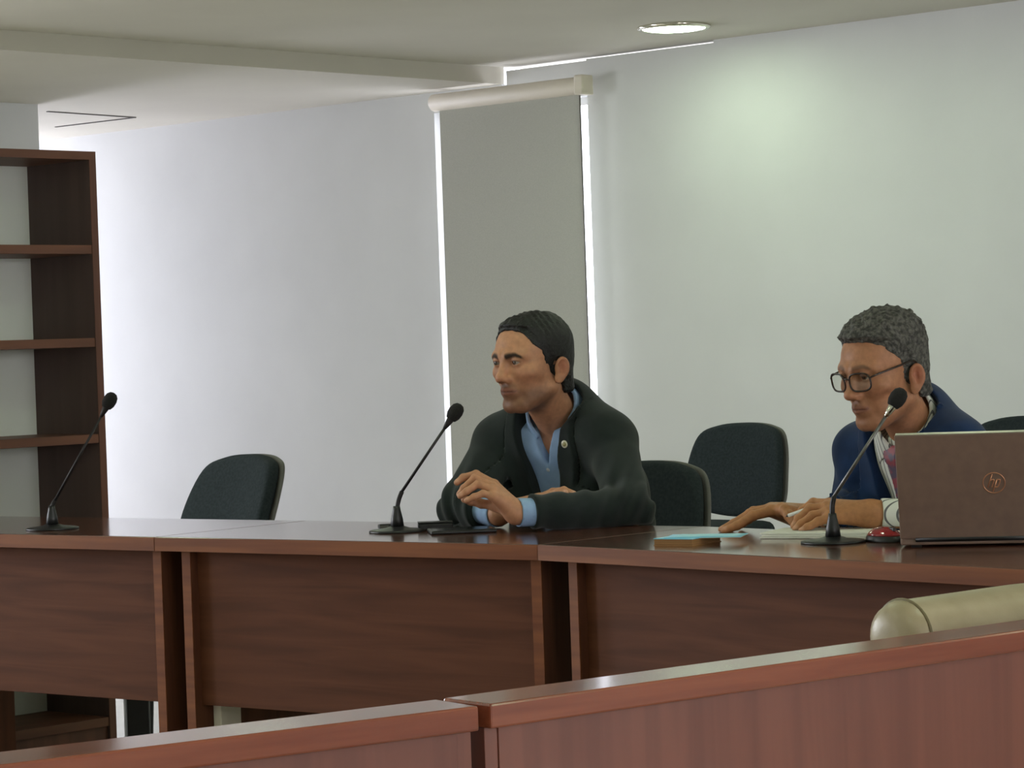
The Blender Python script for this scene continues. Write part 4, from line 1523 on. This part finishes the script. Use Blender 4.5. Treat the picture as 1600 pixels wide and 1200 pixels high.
def disc_on(name, f, p_from, direction, r, th, m, parent, base):
    s = trace(f, p_from, direction)
    e = 0.006
    gx = []
    for a in range(3):
        dp = np.zeros(3, F32); dp[a] = e
        gx.append(float(f((s + dp)[None])[0] - f((s - dp)[None])[0]))
    nrm = Vector(gx).normalized()
    return lathe(name, [(r * 0.96, -th), (r, th * 0.4), (r * 0.85, th), (0.0005, th * 1.05)], m, parent, 20, frame_at(Vector(s) - Vector(base), nrm))


def front_pt(R, x, z):
    return R['NB'] + R['TR'] @ np.array([x, -0.4, z], F32)


fdir1 = R1['TR'] @ np.array([0, 1, 0], F32)
for z in (-0.095, -0.165, -0.235):
    disc_on('button', R1['fshirt'], front_pt(R1, -0.004, z), fdir1, 0.0052, 0.0012, M['button'], R1['shirt'], R1['base'])
pp = disc_on('lapel_pin', R1['fjacket'], npP(882, 694, 6.0), ray(882, 694), 0.0095, 0.0012, M['pin'], R1['jacket'], R1['base'])
disc_on('lapel_pin_emblem', R1['fjacket'], npP(882, 694, 6.0), ray(882, 694), 0.0058, 0.0021, M['pin_in'], R1['jacket'], R1['base'])

# ------------------------------------------------------------------ the man in blue
face2 = dict(skin=(168, 117, 87), blush=(150, 94, 72), lips=(120, 76, 64), lidtone=(104, 68, 52), stubble=0.25, brow_c=(60, 46, 38), brow=0.6, brow_w=0.0046,
             hair_th=(0.007, 0.019, 0.000), hair_n=0.0040, hl_z=hl_z,
             hl_y=[0.055, 0.046, 0.000, -0.006, -0.008, -0.016, -0.036, -0.042, -0.060, -0.088, -0.130, -0.30], widow=0.008,
             nape=-0.080, nose=1.05, brow_dz=-0.003, open=0.0028, gaze_z=-0.002, w=1.02)
HR2 = rot_z(math.radians(-54)) @ rot_x(math.radians(13))
K2 = dict(label='man in a navy blue suit, striped shirt and glasses, writing at the desk',
          head=npP(1379, 577, 5.98), head_rot=HR2, neck=npP(1425, 666, 6.10), shL=npP(1497, 704, 5.98), shR=npP(1345, 708, 6.27),
          elL=npP(1540, 806, 5.80), wrL=npP(1360, 803, 5.80), elR=npP(1335, 806, 6.20), wrR=npP(1262, 809, 6.06),
          lean=24, spine=0.47, girth=1.0, face=face2, hair_mat=M['hair_grey'],
          shirt_mat=None, suit_mat=M['suit_blue'], gaze=(-0.70, -0.55, -0.45), collar_gap=(0.12, 0.30), cuff=(-0.022, 0.0335), sleeve=-0.085, sl_end=0.040, sl_r=0.052,
          open_z=[-0.5, -0.32, -0.20, -0.08, 0.0, 0.05], open_w=[0.02, 0.030, 0.048, 0.060, 0.070, 0.078], hem=0.50, hand_skin=(178, 124, 86), hand_k=1.16, restL=0.7530, restR=0.7405)
tl2 = unit((K2['shL'] - K2['shR']) * np.array([1, 1, 0], F32))
K2['shirt_mat'] = mat_stripes('striped_shirt', (226, 226, 220), (110, 108, 112), (tl2[0], tl2[1], 0.0), 75.0, 0.2)
K2['handL'] = dict(
    index=[npP(1296, 788, 5.845), npP(1271, 786, 5.865), npP(1254, 798, 5.865), npP(1246, 809, 5.86)],
    middle=[npP(1293, 793, 5.825), npP(1266, 795, 5.835), npP(1249, 811, 5.83), npP(1241, 822, 5.825)],
    ring=[npP(1294, 801, 5.805), npP(1270, 806, 5.81), npP(1252, 819, 5.805), npP(1243, 828, 5.80)],
    pinky=[npP(1297, 809, 5.785), npP(1278, 815, 5.785), npP(1262, 824, 5.78), npP(1252, 830, 5.778)],
    thumb=[npP(1310, 800, 5.86), npP(1282, 803, 5.885), npP(1262, 808, 5.885), npP(1250, 812, 5.88)])
K2['handR'] = dict(
    index=[npP(1206, 798, 5.97), npP(1176, 806, 5.955), npP(1152, 821, 5.95), npP(1132, 829, 5.95)],
    middle=[npP(1203, 797, 5.99), npP(1172, 803, 5.985), npP(1147, 818, 5.99), npP(1128, 828, 6.00)],
    ring=[npP(1205, 795, 6.01), npP(1177, 799, 6.015), npP(1155, 814, 6.02), npP(1140, 824, 6.03)],
    pinky=[npP(1210, 796, 6.03), npP(1186, 801, 6.04), npP(1170, 812, 6.05), npP(1158, 821, 6.06)],
    thumb=[npP(1222, 797, 5.96), npP(1227, 797, 5.93), npP(1233, 806, 5.915), npP(1239, 815, 5.905)])
pv2, fw2 = seat_legs(K2)
R2 = person(K2)

# tie
def tie_f(Pw):
    q = R2['loc'](Pw)
    wv = np.interp(q[:, 2], [-0.5, -0.42, -0.09, -0.055, -0.04, -0.02], [0.048, 0.046, 0.020, 0.015, 0.020, 0.024]).astype(F32)
    d = R2['fshirt'](Pw) - 0.006 - 0.006 * np.exp(-((q[:, 2] + 0.035) / 0.02) ** 2)
    d = smax(d, np.abs(q[:, 0]) - wv, 0.003)
    d = smax(d, q[:, 1] + 0.02, 0.002)
    return smax(d, smax(q[:, 2] + 0.012, -0.40 - q[:, 2], 0.003), 0.003)


V, Q4 = sdf_mesh(tie_f, R2['NB'] - 0.45, R2['NB'] + 0.12, 0.0035)
obj('tie', V - R2['base'], Q4, M['tie'], R2['root'], True)

# glasses, in the head's frame
HW = Matrix(R2['HR'].tolist()).to_4x4()
HW.translation = Vector(R2['HC'] - R2['base'])


def hw(p):
    return HW @ (Vector(p) * R2['hsc'])


gl = None
for sx in (-1, 1):
    ring = []
    for a in np.linspace(0, 2 * math.pi, 40, endpoint=False):
        c, s = math.cos(a), math.sin(a)
        x = 0.0265 * math.copysign(abs(c) ** 0.62, c)
        z = 0.0195 * math.copysign(abs(s) ** 0.70, s)
        xx = sx * 0.034 + x
        ring.append(hw((xx, -0.1085 + 3.2 * xx * xx, -0.002 + z)))
    rim = tube('glasses_rim', ring, 0.0021, M['glasses'], R2['root'], 8, True)
    ctr = sum(ring, Vector()) / len(ring)
    n = len(ring)
    V = [ctr] + ring + [ctr + (hw((0, 0.0015, 0)) - hw((0, 0, 0)))] + [p + (hw((0, 0.0015, 0)) - hw((0, 0, 0))) for p in ring]
    Fc = []
    for k in range(n):
        l = (k + 1) % n
        Fc += [(0, 1 + k, 1 + l), (n + 1, n + 2 + l, n + 2 + k), (1 + k, n + 2 + k, n + 2 + l, 1 + l)]
    obj('lens', V, Fc, M['lens'], rim)
    tube('glasses_temple', [hw(p) for p in spline([(sx * 0.0600, -0.098, 0.006), (sx * 0.0700, -0.080, 0.010), (sx * 0.0785, -0.02, 0.013), (sx * 0.0800, 0.018, 0.014), (sx * 0.078, 0.035, -0.006)], 6)], 0.0022, M['glasses'], R2['root'], 8)
tube('glasses_bridge', [hw(p) for p in spline([(-0.0095, -0.1080, 0.004), (0, -0.1105, 0.007), (0.0095, -0.1080, 0.004)], 5)], 0.0021, M['glasses'], R2['root'], 8)

# white pen in his hand
pa, pb = P(1228, 807, 5.872), P(1262, 795, 5.845)
pen = empty('pen', pa, 0, 'white pen between the fingers of the man in blue', 'pen')
tube('barrel', [(pb - pa) * 0.12, (pb - pa) * 1.0, (pb - pa) * 1.6], 0.004, M['paper'], pen, 10)
tube('tip', [Vector((0, 0, 0)), (pb - pa) * 0.125], [0.0008, 0.0036], M['wire'], pen, 10)

# the chairs they sit on
c1 = Vector(pv1) + Vector((-0.05, 0.42, 0))
make_chair((c1.x, c1.y, 0), face_rz(fw1), 'black chair the man in charcoal sits on', 16, 0.405)
c2_ = Vector(pv2) - Vector(fw2) * 0.02
make_chair((c2_.x, c2_.y, 0), face_rz(fw2), 'black chair the man in blue sits on, hidden behind the laptop', 16, 0.405)
